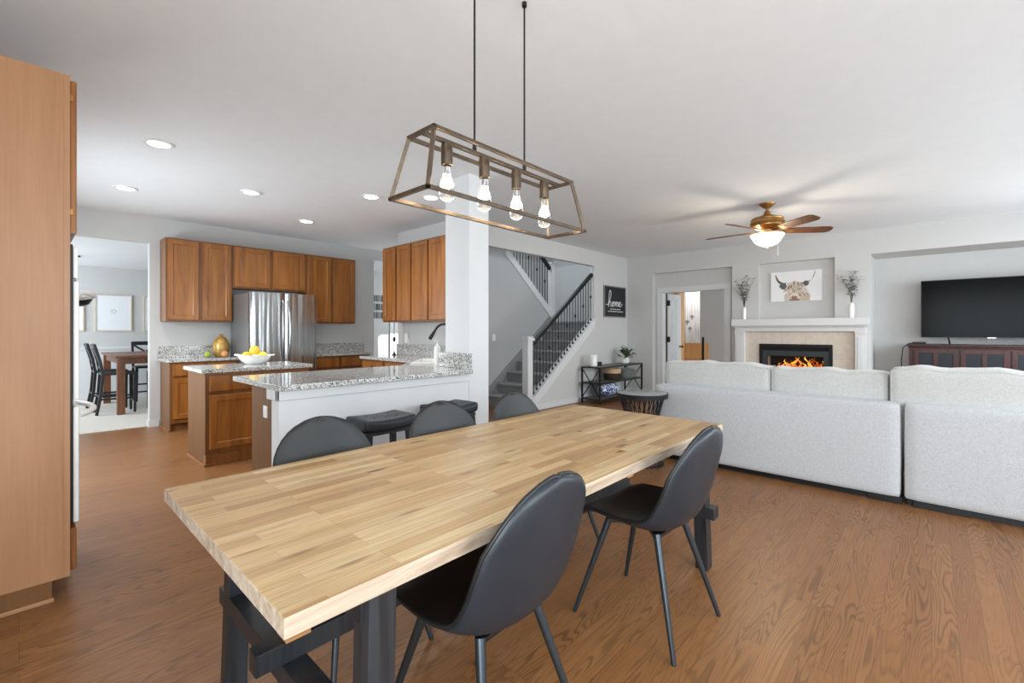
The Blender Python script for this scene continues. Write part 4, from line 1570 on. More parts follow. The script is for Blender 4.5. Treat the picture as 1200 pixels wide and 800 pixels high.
def back_cushion(label, y0, y1, zt, tilt, x0=4.52, thick=0.24):
    m = MB()
    h = zt - 0.47
    ph = y0 * 5.3

    def crease(p, q):
        p = p.copy()
        if q.z > 0:
            p.z += (0.007 * math.sin(p.y * 17 + ph) + 0.004 * math.sin(p.y * 31 + 2 * ph) - 0.010 * abs(q.y) ** 6) * q.z
        p.x += 0.004 * math.sin(p.z * 22 + p.y * 9 + ph)
        return p
    m.soft((-thick / 2, y0, 0), (thick / 2, y1, h), 0.04, (0.026, 0.004, 0.006), 22, sag=crease)
    R = Matrix.Rotation(tilt, 3, 'Y')
    for v in m.bm.verts:
        v.co = R @ v.co
    mp_ = MB()
    for sx in (-1, 1):
        cy_, hy_ = (y0 + y1) / 2, (y1 - y0) / 2
        loop = []
        for (ya, za), (yb, zb) in (((-1, 0), (1, 0)), ((1, 0), (1, 1)), ((1, 1), (-1, 1)), ((-1, 1), (-1, 0))):
            for k in range(14):
                s = k / 14
                yy, zz = ya + (yb - ya) * s, za + (zb - za) * s
                q = Vector((sx, yy, zz * 2 - 1))
                p = Vector((sx * (thick / 2 - 0.012), yy * (hy_ - 0.010), (zz * 2 - 1) * (h / 2 - 0.010)))
                p = crease(p, q)
                loop.append(R @ (p + Vector((0, cy_, h / 2))))
        mp_.tube(loop, 0.0055, 6, loop=True)
    o = m.build('back_cushion', 'cushion', None, 70)
    mp_.build('welt', 'cushion', o)
    o.location = (x0 + thick / 2 + 0.04, 0, 0.485)
    tag(o, label, 'cushion', 'loose back cushions of the sofa')
    return o


back_cushion('plump grey back cushion at the left end of the sofa, nearest the door', 1.06, 2.03, 0.95, -0.05)
back_cushion('plump grey back cushion in the middle, in front of the fireplace', 0.245, 1.055, 0.935, -0.05)
back_cushion('plump grey back cushion on the right sofa section, below the television', -0.80, 0.235, 0.985, -0.06, 4.47)
back_cushion('plump grey back cushion at the right sofa end, beyond the picture edge', -1.72, -0.80, 0.975, -0.06, 4.47)

# ---- round wire side table
et = thing('side_table', 'round marble-topped wire drum table at the left end of the sofa', 'side table', (4.083, 2.06, 0))
ec = (4.083, 2.06, 0)
EZ = 0.68
MB().lathe([(0.02, EZ - 0.018), (0.228, EZ - 0.018), (0.234, EZ - 0.012), (0.234, EZ - 0.003), (0.23, EZ), (0.02, EZ)], ec, 48).build('marble_top', 'marble', et)
MB().lathe([(0.222, EZ - 0.045), (0.241, EZ - 0.045), (0.244, EZ - 0.002), (0.2355, EZ - 0.002), (0.2355, EZ - 0.02), (0.222, EZ - 0.02)], ec, 48, False).build('top_rim', 'iron', et)
MB().lathe([(0.178, 0), (0.202, 0), (0.202, 0.014), (0.178, 0.014)], ec, 48, False).build('base_ring', 'iron', et)


def hour(z):
    s = z / (EZ - 0.03)
    return 0.19 - 0.06 * math.sin(PI * s ** 0.9) + 0.02 * s


for k in range(48):
    a0 = 2 * PI * k / 48
    pts = []
    for i in range(9):
        s = i / 8
        z = 0.008 + s * (EZ - 0.05)
        a = a0 + (0.55 if k % 2 else -0.55) * s
        r = hour(z)
        pts.append((ec[0] + r * math.cos(a), ec[1] + r * math.sin(a), z))
    MB().tube(pts, 0.0042, 6).build('wire', 'iron', et)

# ================================================================== console shelf by the stairs
GX0, GX1, GY0, GY1, GZ = 6.80, 8.34, 4.21, 4.575, 0.645
cs_ = thing('console_shelf', 'low black metal console shelf with crossed end braces below the stairs', 'console shelf', (7.55, 4.39, 0))
for x in (GX0, GX1):
    for y in (GY0, GY1):
        bx(((x - 0.014, y - 0.014, 0), (x + 0.014, y + 0.014, GZ)), bev=0.002).build('post', 'black', cs_)
for z, w in ((GZ, 'top_shelf'), (0.37, 'middle_shelf'), (0.09, 'bottom_shelf')):
    m = MB()
    for y in (GY0, GY1):
        m.bar((GX0, y, z - 0.012), (GX1, y, z - 0.012), 0.022, 0.022, 0.001)
    for x in (GX0, GX1):
        m.bar((x, GY0, z - 0.012), (x, GY1, z - 0.012), 0.022, 0.022, 0.001)
    fr_ = m.build('shelf_rail', 'black', cs_)
    bx(((GX0 + 0.005, GY0 + 0.005, z - 0.014), (GX1 - 0.005, GY1 - 0.005, z + 0.002)), bev=0.002).build(w, plain('grey_' + w, (104, 98, 92), 0.5, var=0.15, scale=30), cs_)
for x in (GX0, GX1):
    MB().bar((x, GY0, 0.10), (x, GY1, GZ - 0.03), 0.012, 0.016, 0.001, up=(1, 0, 0)).build('cross_brace', 'black', cs_)
    MB().bar((x, GY1, 0.10), (x, GY0, GZ - 0.03), 0.012, 0.016, 0.001, up=(1, 0, 0)).build('cross_brace', 'black', cs_)

# basket
bk = thing('woven_basket', 'round wicker basket, tan above and dark below, on the middle shelf', 'basket', (7.50, 4.38, 0.372))
MB().lathe([(0.13, 0), (0.15, 0.01), (0.158, 0.06), (0.16, 0.125)], (7.50, 4.38, 0.372), 36, True, fn=lambda r, z, a: r * (1 + 0.008 * math.sin(a * 40))).build('lower_band', 'wicker_dark', bk, 60)
MB().lathe([(0.1605, 0.125), (0.163, 0.16), (0.162, 0.20), (0.155, 0.206), (0.148, 0.20), (0.146, 0.13)], (7.50, 4.38, 0.372), 36, True, fn=lambda r, z, a: r * (1 + 0.008 * math.sin(a * 40))).build('upper_band', 'wicker', bk, 60)
# blue and white pouf
m = MB()
m.ell((0, 0, 0.128), (0.29, 0.155, 0.127), 28, 16)
o = m.build('round_pillow', 'blue_white', None, 60)
o.location = (7.34, 4.375, 0.092)
tag(o, 'blue and white patterned round pillow on the bottom shelf', 'pillow')
m = MB()
m.soft((-0.28, -0.13, 0), (0.22, 0.13, 0.16), 0.05, (0.01, 0.01, 0.02), 8, wob=0.01)
o = m.build('folded_blanket', 'charcoal_fabric', None, 60)
o.location = (8.05, 4.39, 0.374)
tag(o, 'dark mottled folded throw on the right of the middle shelf', 'blanket')
# candle and small pieces on the top
cv = thing('white_vase', 'frosted white cylinder vase on the left of the console shelf top', 'vase', (6.93, 4.42, GZ + 0.002))
MB().lathe([(0.055, 0), (0.065, 0.01), (0.066, 0.19), (0.062, 0.20), (0.057, 0.19), (0.055, 0.02)], (6.93, 4.42, GZ + 0.002), 24).build('vase_body', 'ceramic', cv)
gl = thing('tealight_holder', 'small dark glass holder beside the white vase on the shelf top', 'candle holder', (7.10, 4.40, GZ + 0.002))
MB().lathe([(0.03, 0), (0.04, 0.01), (0.042, 0.07), (0.038, 0.072), (0.034, 0.01)], (7.10, 4.40, GZ + 0.002), 18).build('cup', 'smoked', gl)
MB().lathe([(0.01, 0.012), (0.022, 0.012), (0.022, 0.05), (0.004, 0.052)], (7.10, 4.40, GZ + 0.002), 14).build('candle', 'paper', gl)
gl = thing('tealight_holder', 'slim white taper candle standing behind the dark glass holder', 'candle holder', (7.14, 4.50, GZ + 0.002))
MB().lathe([(0.03, 0), (0.03, 0.008), (0.012, 0.02), (0.012, 0.20), (0.003, 0.21)], (7.14, 4.50, GZ + 0.002), 14).build('candle', 'paper', gl)


def leaf(m, base, d, up, L, w, curl=0.3):
    base, d = Vector(base), Vector(d).normalized()
    s = d.cross(Vector(up)).normalized()
    nn = s.cross(d).normalized()
    pts = []
    for t, ww in ((0, 0.1), (0.3, 0.9), (0.6, 0.85), (1, 0.05)):
        c = base + d * L * t - nn * curl * L * t * t
        pts.append((m.bm.verts.new(c - s * w * ww / 2 + nn * w * 0.12 * ww), m.bm.verts.new(c), m.bm.verts.new(c + s * w * ww / 2 + nn * w * 0.12 * ww)))
    for a, b in zip(pts, pts[1:]):
        m.bm.faces.new((a[0], a[1], b[1], b[0]))
        m.bm.faces.new((a[1], a[2], b[2], b[1]))


pp = thing('potted_plant', 'leafy green plant in a white pot on the console shelf top', 'plant', (8.02, 4.40, GZ + 0.002))
pcn = Vector((8.02, 4.40, GZ + 0.002))
MB().lathe([(0.055, 0), (0.075, 0.01), (0.085, 0.06), (0.08, 0.12), (0.072, 0.12), (0.07, 0.10), (0.01, 0.10)], pcn, 24).build('pot', 'ceramic', pp)
m = MB()
ms = MB()
rr = random.Random(4)
for k in range(26):
    a = rr.uniform(0, 2 * PI)
    el = rr.uniform(0.15, 1.35)
    d = Vector((math.cos(a) * math.cos(el), math.sin(a) * math.cos(el), math.sin(el)))
    Ls = rr.uniform(0.10, 0.24)
    p0 = pcn + Vector((0, 0, 0.10))
    p1 = p0 + d * Ls
    ms.tube([p0, (p0 + p1) / 2 + Vector((0, 0, 0.012)), p1], 0.002, 5)
    for j in range(4):
        q = p0 + (p1 - p0) * (0.55 + 0.15 * j)
        dd = d + Vector((rr.uniform(-1, 1), rr.uniform(-1, 1), rr.uniform(-0.6, 0.7)))
        leaf(m, q, dd, (0, 0, 1.01), rr.uniform(0.06, 0.10), rr.uniform(0.035, 0.055))
ms.build('stem', 'twig', pp)
m.build('foliage', 'leaf', pp, 60)

# ================================================================== "home" sign
HX0, HX1, HZ0, HZ1 = 7.66, 8.50, 1.545, 2.165
hs = thing('wall_sign', 'black sign with white script reading home, on the wall above the console', 'sign', ((HX0 + HX1) / 2, SW - 0.02, HZ0))
m = MB()
T = 0.03
for a, b in (((HX0, HZ0), (HX1, HZ0 + 0.022)), ((HX0, HZ1 - 0.022), (HX1, HZ1)), ((HX0, HZ0 + 0.022), (HX0 + 0.022, HZ1 - 0.022)), ((HX1 - 0.022, HZ0 + 0.022), (HX1, HZ1 - 0.022))):
    m.box((a[0], SW - 0.001 - T, a[1]), (b[0], SW - 0.001, b[1]), 0.002)
m.build('sign_frame', 'frame_grey', hs)
bx(((HX0 + 0.02, SW - 0.02, HZ0 + 0.02), (HX1 - 0.02, SW - 0.002, HZ1 - 0.02))).build('sign_board', 'chalk_black', hs)


def spl(pts, n=8):
    out = []
    for i in range(len(pts) - 1):
        p = [pts[max(0, i - 1)], pts[i], pts[i + 1], pts[min(len(pts) - 1, i + 2)]]
        for k in range(n):
            t = k / n
            out.append(tuple(0.5 * (2 * p[1][c] + (-p[0][c] + p[2][c]) * t + (2 * p[0][c] - 5 * p[1][c] + 4 * p[2][c] - p[3][c]) * t * t + (-p[0][c] + 3 * p[1][c] - 3 * p[2][c] + p[3][c]) * t ** 3) for c in range(2)))
    out.append(pts[-1])
    return out


script_home = [(-0.10, 0.10), (0.02, 0.10), (0.16, 0.30), (0.27, 0.62), (0.24, 0.86), (0.16, 0.80), (0.12, 0.45), (0.08, -0.02),
               (0.12, 0.16), (0.20, 0.27), (0.27, 0.20), (0.25, 0.05), (0.31, 0.0), (0.39, 0.10), (0.47, 0.27), (0.39, 0.22), (0.37, 0.06), (0.44, 0.0), (0.52, 0.10), (0.50, 0.24),
               (0.47, 0.26), (0.55, 0.21), (0.61, 0.26), (0.60, 0.02), (0.63, 0.16), (0.69, 0.27), (0.72, 0.18), (0.71, 0.02), (0.74, 0.16), (0.80, 0.27), (0.84, 0.18), (0.82, 0.04),
               (0.88, 0.05), (0.97, 0.15), (1.02, 0.26), (0.96, 0.28), (0.91, 0.15), (0.95, 0.02), (1.05, 0.03), (1.15, 0.18)]
m = MB()
pts = [(HX0 + 0.12 + 0.50 * u, SW - 0.021, HZ0 + 0.215 + 0.36 * v) for u, v in spl(script_home)]
m.tube(pts, 0.007, 6)
m.build('script_lettering', 'chalk_white', hs)
m = MB()
rr = random.Random(3)
for z, a, b in ((HZ0 + 0.155, 0.22, 0.62), (HZ0 + 0.11, 0.14, 0.72)):
    x = HX0 + a
    while x < HX0 + b:
        w = rr.uniform(0.012, 0.026)
        m.box((x, SW - 0.0215, z), (x + w, SW - 0.0195, z + 0.016))
        x += w + rr.uniform(0.006, 0.014)
m.build('small_lettering', 'chalk_white', hs)

# ================================================================== fireplace
fp = thing('fireplace_mantel', 'white painted fireplace mantel and surround on the far wall', 'mantel', (8.5, 1.64, 0))
m = MB()
m.box((8.40, 0.674, 1.36), (8.599, 2.565, 1.475), 0.004)
m.box((8.46, 0.69, 1.335), (8.599, 2.55, 1.36), 0.004)
m.build('mantel_shelf', 'trim', fp)
bx(((8.49, 0.72, 1.27), (8.599, 2.53, 1.335)), bev=0.004).build('frieze', 'trim', fp)
for y0, y1 in ((0.72, 0.843), (2.38, 2.53)):
    m = MB()
    m.box((8.49, y0, 0), (8.599, y1, 1.27), 0.004)
    m.box((8.483, y0 - 0.005, 0), (8.599, y1 + 0.005, 0.16), 0.004)
    m.box((8.480, y0 - 0.008, 1.235), (8.599, y1 + 0.008, 1.268), 0.004)
    m.box((8.483, y0 + 0.03, 0.2), (8.49, y1 - 0.03, 1.18), 0.003)
    m.build('pilaster', 'trim', fp)
m = MB()
m.box((8.565, 2.16, 0), (8.599, 2.38, 1.27))
m.box((8.565, 0.843, 0), (8.599, 1.128, 1.27))
m.box((8.565, 1.128, 1.06), (8.599, 2.16, 1.27))
m.build('tile_surround', 'tile', fp)
m = MB()
for z in (0.42, 0.84):
    m.box((8.5645, 2.16, z), (8.57, 2.38, z + 0.003))
    m.box((8.5645, 0.843, z), (8.57, 1.128, z + 0.003))
for y in (1.48, 1.82):
    m.box((8.5645, y, 1.06), (8.57, y + 0.003, 1.27))
m.build('grout_line', 'grout', fp)

fi = thing('fireplace_insert', 'black gas fireplace insert with orange flames under the white mantel', 'fireplace', (8.7, 1.64, 0.3))
IY0, IY1, IZ0, IZ1 = 1.130, 2.158, 0.302, 1.058


def frame_x(m, x0, x1, y0, y1, z0, z1, b, bt=None, bev=0.003):
    bt = b if bt is None else bt
    m.box((x0, y0, z0), (x1, y0 + b, z1), bev)
    m.box((x0, y1 - b, z0), (x1, y1, z1), bev)
    m.box((x0, y0 + b, z1 - bt), (x1, y1 - b, z1), bev)
    m.box((x0, y0 + b, z0), (x1, y1 - b, z0 + b), bev)


m = MB()
frame_x(m, 8.545, 8.59, IY0, IY1, IZ0, IZ1, 0.045)
m.build('outer_frame', 'black', fi)
m = MB()
frame_x(m, 8.56, 8.60, IY0 + 0.045, IY1 - 0.045, IZ0 + 0.045, IZ1 - 0.11, 0.075, 0.085)
m.build('inner_frame', 'charcoal', fi)
m = MB()
for k in range(4):
    m.box((8.565, IY0 + 0.05, IZ1 - 0.105 + 0.016 * k), (8.595, IY1 - 0.05, IZ1 - 0.098 + 0.016 * k))
m.box((8.585, IY0 + 0.045, IZ1 - 0.11), (8.60, IY1 - 0.045, IZ1 - 0.045))
m.build('vent_louvers', 'soot', fi)
m = MB()
m.box((8.62, IY0 + 0.07, IZ0 + 0.02), (9.0, IY1 - 0.07, IZ0 + 0.06))
m.box((8.985, IY0 + 0.07, IZ0 + 0.06), (9.0, IY1 - 0.07, IZ1 - 0.06))
m.build('firebox_liner', 'soot', fi)
rr = random.Random(9)
for k in range(4):
    y = IY0 + 0.25 + 0.17 * k
    m = MB()
    m.tube([(8.72 + rr.uniform(-.03, .03), y - 0.2, IZ0 + 0.2), (8.78, y, IZ0 + 0.26 + 0.03 * (k % 2)), (8.84, y + 0.2, IZ0 + 0.21)], [0.045, 0.05, 0.042], 10)
    m.build('log', 'log', fi)
for k in range(40):
    y = IY0 + 0.15 + (IY1 - IY0 - 0.30) * k / 39 + rr.uniform(-0.015, 0.015)
    x = rr.uniform(8.70, 8.86)
    mid = abs(k - 13.5) / 14
    H = rr.uniform(0.08, 0.30) * (1.1 - 0.3 * mid)
    pts, rs = [], []
    for i in range(8):
        s = i / 7
        pts.append((x + 0.012 * math.sin(4 * s + k), y + 0.055 * math.sin(7 * s + k * 1.7) * s, IZ0 + 0.26 + H * s))
        rs.append(0.034 * (1 - s) ** 0.6 * (0.6 + 0.55 * math.sin(9 * s + k)) + 0.001)
    MB().tube(pts, rs, 8).build('flame', 'flame' if k % 3 else 'flame_core', fi, 60)
# glow of the fire
pl = point('fire_light', (8.78, 1.64, 0.75), 0.6, (1, 0.5, 0.18), 0.15)
pl.location = (0.05, 0, 0.42)
pl.parent = fi

# ---- cow canvas in the niche
CY0, CY1, CZ0, CZ1, CX = 1.284, 2.01, 1.765, 2.262, 8.668
cw = thing('cow_canvas', 'white canvas print of a shaggy horned cow above the mantel', 'picture', (CX, 1.647, CZ0))
bx(((CX, CY0, CZ0), (CX + 0.03, CY1, CZ1)), bev=0.003).build('canvas', 'canvas', cw)
CWd, CHt = CY1 - CY0, CZ1 - CZ0


def cp(u, v, k=0):
    """u 0..1 left to right as seen, v 0..1 upwards"""
    return Vector((CX - 0.0006 - 0.0004 * k, CY1 - u * CWd, CZ0 + v * CHt))


def poly(m, pts, k):
    c = sum((cp(*p, k) for p in pts), Vector()) / len(pts)
    cv_ = m.bm.verts.new(c)
    vs = [m.bm.verts.new(cp(*p, k)) for p in pts]
    for i in range(len(vs)):
        m.bm.faces.new((cv_, vs[i], vs[(i + 1) % len(vs)]))


for hp in ([(0.30, 0.60), (0.235, 0.60), (0.15, 0.70), (0.105, 0.86), (0.095, 0.90)], [(0.66, 0.63), (0.74, 0.62), (0.82, 0.72), (0.865, 0.88), (0.872, 0.95)]):
    m = MB()
    h = spl(hp, 5)
    for i in range(len(h) - 1):
        w0 = 0.035 * (1 - i / len(h)) + 0.006
        w1 = 0.035 * (1 - (i + 1) / len(h)) + 0.006
        a, b = h[i], h[i + 1]
        poly(m, [(a[0] - w0 * 0.6, a[1] - w0), (b[0] - w1 * 0.6, b[1] - w1), (b[0] + w1 * 0.6, b[1] + w1), (a[0] + w0 * 0.6, a[1] + w0)], 1)
    m.build('horn', 'horn', cw)
m = MB()
poly(m, [(0.17, 0.52), (0.20, 0.60), (0.30, 0.61), (0.33, 0.50), (0.30, 0.40), (0.25, 0.40), (0.20, 0.45)], 2)
poly(m, [(0.62, 0.60), (0.68, 0.64), (0.76, 0.60), (0.75, 0.52), (0.68, 0.48), (0.62, 0.50)], 2)
m.build('ears', 'horn', cw)
m = MB()
rr = random.Random(21)
ring = []
for i in range(40):
    a = 2 * PI * i / 40
    ring.append((0.54 + 0.25 * math.cos(a) * rr.uniform(0.92, 1.06), max(0.012, 0.10 + 0.30 * math.sin(a) * rr.uniform(0.88, 1.1))))
poly(m, ring, 1)
ring = [(0.485 + 0.155 * math.cos(2 * PI * i / 36) * rr.uniform(0.93, 1.07), 0.38 + 0.29 * math.sin(2 * PI * i / 36) * rr.uniform(0.93, 1.05)) for i in range(36)]
poly(m, ring, 3)
m.build('head_and_body', 'fur_mid', cw)
for mat, cnt, kk in (('fur_light', 150, 4), ('fur_dark', 55, 5), ('fur_light', 60, 6)):
    m = MB()
    for i in range(cnt):
        u = rr.gauss(0.495, 0.10)
        v = rr.uniform(0.10, 0.66)
        if (u - 0.495) ** 2 / 0.21 ** 2 + (v - 0.33) ** 2 / 0.36 ** 2 > 1:
            continue
        L_ = rr.uniform(0.06, 0.15)
        sl = (u - 0.485) * 0.5 + rr.uniform(-0.02, 0.02)
        w = rr.uniform(0.006, 0.014)
        poly(m, [(u - w, v), (u + w, v), (u + w * 0.6 + sl * 0.5, v - L_ * 0.6), (u + sl, max(0.012, v - L_)), (u - w * 0.6 + sl * 0.5, v - L_ * 0.6)], kk)
    m.build('shaggy_hair', mat, cw)
m = MB()
poly(m, [(0.40, 0.14), (0.39, 0.20), (0.43, 0.27), (0.475, 0.285), (0.53, 0.27), (0.565, 0.20), (0.555, 0.14), (0.52, 0.08), (0.44, 0.08)], 7)
m.build('muzzle', 'fur_light', cw)
m = MB()
poly(m, [(0.42, 0.12), (0.42, 0.16), (0.47, 0.18), (0.53, 0.16), (0.535, 0.12), (0.50, 0.06), (0.45, 0.06)], 8)
poly(m, [(0.38, 0.02), (0.38, 0.07), (0.45, 0.09), (0.52, 0.09), (0.58, 0.07), (0.58, 0.02)], 7)
poly(m, [(0.355, 0.40), (0.36, 0.425), (0.38, 0.43), (0.39, 0.41), (0.375, 0.395)], 8)
poly(m, [(0.575, 0.40), (0.58, 0.425), (0.60, 0.43), (0.61, 0.41), (0.595, 0.395)], 8)
m.build('nose_and_eyes', 'nose', cw)

# ---- vases on the mantel
for i, (y, lab, R0, H0) in enumerate(((2.37, 'slim white vase of dry leafy stems at the left end of the mantel', 0.030, 0.21), (0.885, 'wider white vase of spreading dry stems at the right end of the mantel', 0.036, 0.22))):
    x, z = 8.46, 1.475
    t = thing('vase', lab, 'vase', (x, y, z), 'white vases on the mantel')
    MB().lathe([(R0 * 0.95, 0), (R0, 0.006), (R0 * 1.02, H0 * 0.82), (R0 * 0.8, H0 * 0.93), (R0 * 0.62, H0), (R0 * 0.5, H0 * 0.98), (R0 * 0.5, H0 * 0.9)], (x, y, z), 24).build('vase_body', 'ceramic', t)
    rr = random.Random(30 + i)
    m, ml, mp_ = MB(), MB(), MB()
    for k in range(12):
        a = rr.uniform(0, 2 * PI)
        sp = rr.uniform(0.02, 0.16 if i == 0 else 0.2)
        H = rr.uniform(0.34, 0.56)
        b = Vector((x, y, z + H0 * 0.92))
        tip = b + Vector((math.cos(a) * sp * 0.8, math.sin(a) * sp, H * (0.85 if i == 0 else 0.8)))
        midp = b + (tip - b) * 0.45 + Vector((0, 0, 0.05))
        midp.x = b.x + (tip.x - b.x) * 0.25
        midp.y = b.y + (tip.y - b.y) * 0.25
        m.tube([b, midp, tip], 0.0025, 5)
        for j in range(16):
            s = 0.35 + 0.65 * j / 12
            q = b.lerp(midp, s * 2) if s < 0.5 else midp.lerp(tip, s * 2 - 1)
            dd = Vector((rr.uniform(-1, 1), rr.uniform(-1, 1), rr.uniform(-0.2, 1)))
            leaf(ml if rr.random() < 0.45 else mp_, q, dd, (0.1, 0, 1), rr.uniform(0.045, 0.075), rr.uniform(0.028, 0.045))
    m.build('stem', 'twig', t)
    ml.build('dry_leaves', 'dry_leaf', t, 60)
    mp_.build('pale_blossoms', 'pale_leaf', t, 60)

# ================================================================== media niche
tc_ = thing('tv_console', 'dark mahogany media console with small glass doors in the niche', 'media console', (9.0, -0.6, 0))
KX0, KX1, KY0, KY1, KZ = 8.74, 9.22, -1.78, 0.27, 1.085
m = MB()
m.box((KX0 + 0.02, KY0 + 0.03, 0.08), (KX1, KY1 - 0.03, KZ - 0.05), 0.004)
m.build('console_body', 'dark_wood', tc_)
m = MB()
m.box((KX0 - 0.02, KY0, KZ - 0.025), (KX1, KY1, KZ), 0.006)
m.box((KX0 - 0.002, KY0 + 0.015, KZ - 0.055), (KX1, KY1 - 0.015, KZ - 0.025), 0.01)
m.build('console_top', 'dark_wood', tc_)
m = MB()
m.box((KX0, KY0 + 0.01, 0.0), (KX1, KY1 - 0.01, 0.09), 0.006)
m.build('console_base', 'dark_wood', tc_)
nd = 4
dw = (KY1 - KY0 - 0.14) / nd
for k in range(nd):
    y1 = KY1 - 0.07 - dw * k
    m = MB()
    yo0, yo1 = y1 - dw + 0.012, y1 - 0.012
    z0, z1 = 0.12, KZ - 0.075
    b = 0.05
    ym = (yo0 + yo1) / 2
    m.box((KX0, yo0, z0), (KX0 + 0.022, yo0 + b, z1), 0.003)
    m.box((KX0, yo1 - b, z0), (KX0 + 0.022, yo1, z1), 0.003)
    m.box((KX0, ym - 0.022, z0 + b), (KX0 + 0.022, ym + 0.022, z1 - b), 0.003)
    for za in (z0, z1 - b, (z0 + z1) / 2 - 0.02):
        m.box((KX0, yo0 + b, za), (KX0 + 0.022, yo1 - b, za + b * (1 if za != (z0 + z1) / 2 - 0.02 else 0.8)), 0.003)
    d = m.build('door', 'dark_door', tc_)
    for ya, yb in ((yo0 + b, ym - 0.022), (ym + 0.022, yo1 - b)):
        bx(((KX0 + 0.008, ya, z0 + b), (KX0 + 0.014, yb, z1 - b))).build('glass_pane', 'smoked', d)
    m = MB()
    m.ell((KX0 - 0.012, yo0 + 0.025, 0.72), (0.012, 0.012, 0.012), 10, 8)
    m.build('door_knob', 'black', d)

tv = thing('television', 'large black flat screen television on the mahogany console', 'television', (8.98, -0.61, KZ))
TVX, TVY0, TVY1, TVZ0, TVZ1 = 8.98, -1.33, 0.117, 1.18, 2.005
bx(((TVX + 0.006, TVY0 + 0.02, TVZ0 + 0.02), (TVX + 0.05, TVY1 - 0.02, TVZ1 - 0.02)), bev=0.01).build('tv_body', 'black', tv)
m = MB()
frame_x(m, TVX - 0.004, TVX + 0.02, TVY0, TVY1, TVZ0, TVZ1, 0.009, bev=0.001)
m.build('bezel', 'black', tv)
bx(((TVX - 0.001, TVY0 + 0.009, TVZ0 + 0.009), (TVX + 0.008, TVY1 - 0.009, TVZ1 - 0.009))).build('screen', 'screen', tv)
bx(((TVX - 0.007, -0.64, TVZ0 - 0.008), (TVX + 0.005, -0.56, TVZ0 + 0.006)), bev=0.001).build('logo_bar', 'chrome', tv)
for yc in (-0.17, -1.05):
    m = MB()
    for s in (-1, 1):
        m.bar((TVX + 0.02, yc, TVZ0 + 0.01), (TVX + 0.02 + s * 0.11, yc + s * 0.0 - 0.02, KZ + 0.007), 0.014, 0.02, 0.002)
    m.build('stand_leg', 'black', tv)
rb_ = thing('streaming_box', 'small black set top box on the left of the mahogany console', 'media box', (8.83, 0.13, KZ))
bx(((8.76, 0.06, KZ + 0.004), (8.90, 0.205, KZ + 0.032)), bev=0.004).build('box_case', 'black', rb_)
m = MB()
for x, y in ((8.775, 0.075), (8.885, 0.075), (8.775, 0.19), (8.885, 0.19)):
    m.cyl((x, y, KZ + 0.0005), (x, y, KZ + 0.005), 0.006, seg=10)
m.build('foot', 'black', rb_)
cd2 = MB()
cd2.tube([(8.905, 0.15, KZ + 0.016), (8.95, 0.25, KZ + 0.005), (8.96, 0.315, KZ - 0.06), (8.96, 0.335, KZ - 0.25), (8.96, 0.32, 0.5), (8.97, 0.33, 0.15), (9.05, 0.36, 0.008)], 0.006, 8)
tag(cd2.build('power_cable', 'black'), 'black cable hanging down the left end of the mahogany console', 'cable')

# ================================================================== ceiling fan
FXc, FYc = 6.0, 1.43
fn_ = thing('ceiling_fan', 'antique brass five-blade ceiling fan with lit bowl lamp', 'ceiling fan', (FXc, FYc, CH))
C0 = (FXc, FYc, CH)
MB().lathe([(0.084, -0.0005), (0.082, -0.012), (0.06, -0.035), (0.034, -0.055), (0.02, -0.062)], C0, 32).build('canopy', 'gold', fn_)
MB().lathe([(0.014, -0.055), (0.014, -0.09), (0.03, -0.10), (0.036, -0.115), (0.03, -0.125)], C0, 20).build('down_rod', 'gold', fn_)
MB().lathe([(0.03, -0.12), (0.05, -0.135), (0.075, -0.15), (0.105, -0.165), (0.16, -0.175), (0.176, -0.188), (0.172, -0.20), (0.18, -0.212), (0.184, -0.235), (0.172, -0.25), (0.18, -0.262), (0.178, -0.275), (0.14, -0.295), (0.11, -0.31)], C0, 40).build('motor_housing', 'gold', fn_)
MB().lathe([(0.11, -0.31), (0.09, -0.32), (0.085, -0.34), (0.13, -0.352), (0.168, -0.358), (0.175, -0.366), (0.165, -0.373)], C0, 36).build('light_fitter', 'gold', fn_)
MB().lathe([(0.172, -0.368), (0.18, -0.374), (0.168, -0.392), (0.152, -0.42), (0.135, -0.45), (0.105, -0.478), (0.065, -0.496), (0.03, -0.504), (0.004, -0.506)], C0, 36).build('glass_bowl', 'bowl_glow', fn_)
MB().lathe([(0.004, -0.502), (0.024, -0.506), (0.022, -0.512), (0.01, -0.522), (0.003, -0.528)], C0, 16).build('finial', 'gold', fn_)
for k in range(5):
    a = math.radians(-55 + 72 * k)
    Rz = Matrix.Rotation(a, 3, 'Z')
    Rp = Matrix.Rotation(math.radians(-15), 3, 'X')
    m = MB()
    outl = [(0.20, -0.05), (0.24, -0.062), (0.55, -0.072), (0.66, -0.07), (0.70, -0.045), (0.705, 0.0), (0.70, 0.045), (0.66, 0.07), (0.55, 0.072), (0.24, 0.062), (0.20, 0.05)]
    m.prism(outl, 'Z', -0.004, 0.004)
    for v in m.bm.verts:
        v.co = Vector(C0) + Rz @ (Rp @ v.co + Vector((0, 0, -0.325)))
    bl = m.build('blade', 'blade', fn_)
    m = MB()
    m.prism([(0.08, -0.018), (0.16, -0.022), (0.24, -0.045), (0.28, -0.02), (0.30, 0.0), (0.28, 0.02), (0.24, 0.045), (0.16, 0.022), (0.08, 0.018)], 'Z', -0.012, -0.005)
    for v in m.bm.verts:
        v.co = Vector(C0) + Rz @ (Rp @ v.co + Vector((0, 0, -0.322)))
    m.build('blade_iron', 'gold', bl)
m = MB()
m.tube([(FXc + 0.06, FYc - 0.10, CH - 0.36), (FXc + 0.06, FYc - 0.10, CH - 0.60)], 0.0008, 6)
m.ell((FXc + 0.06, FYc - 0.10, CH - 0.605), (0.003, 0.003, 0.006), 8, 6)
m.build('pull_chain', 'frame_grey', fn_)
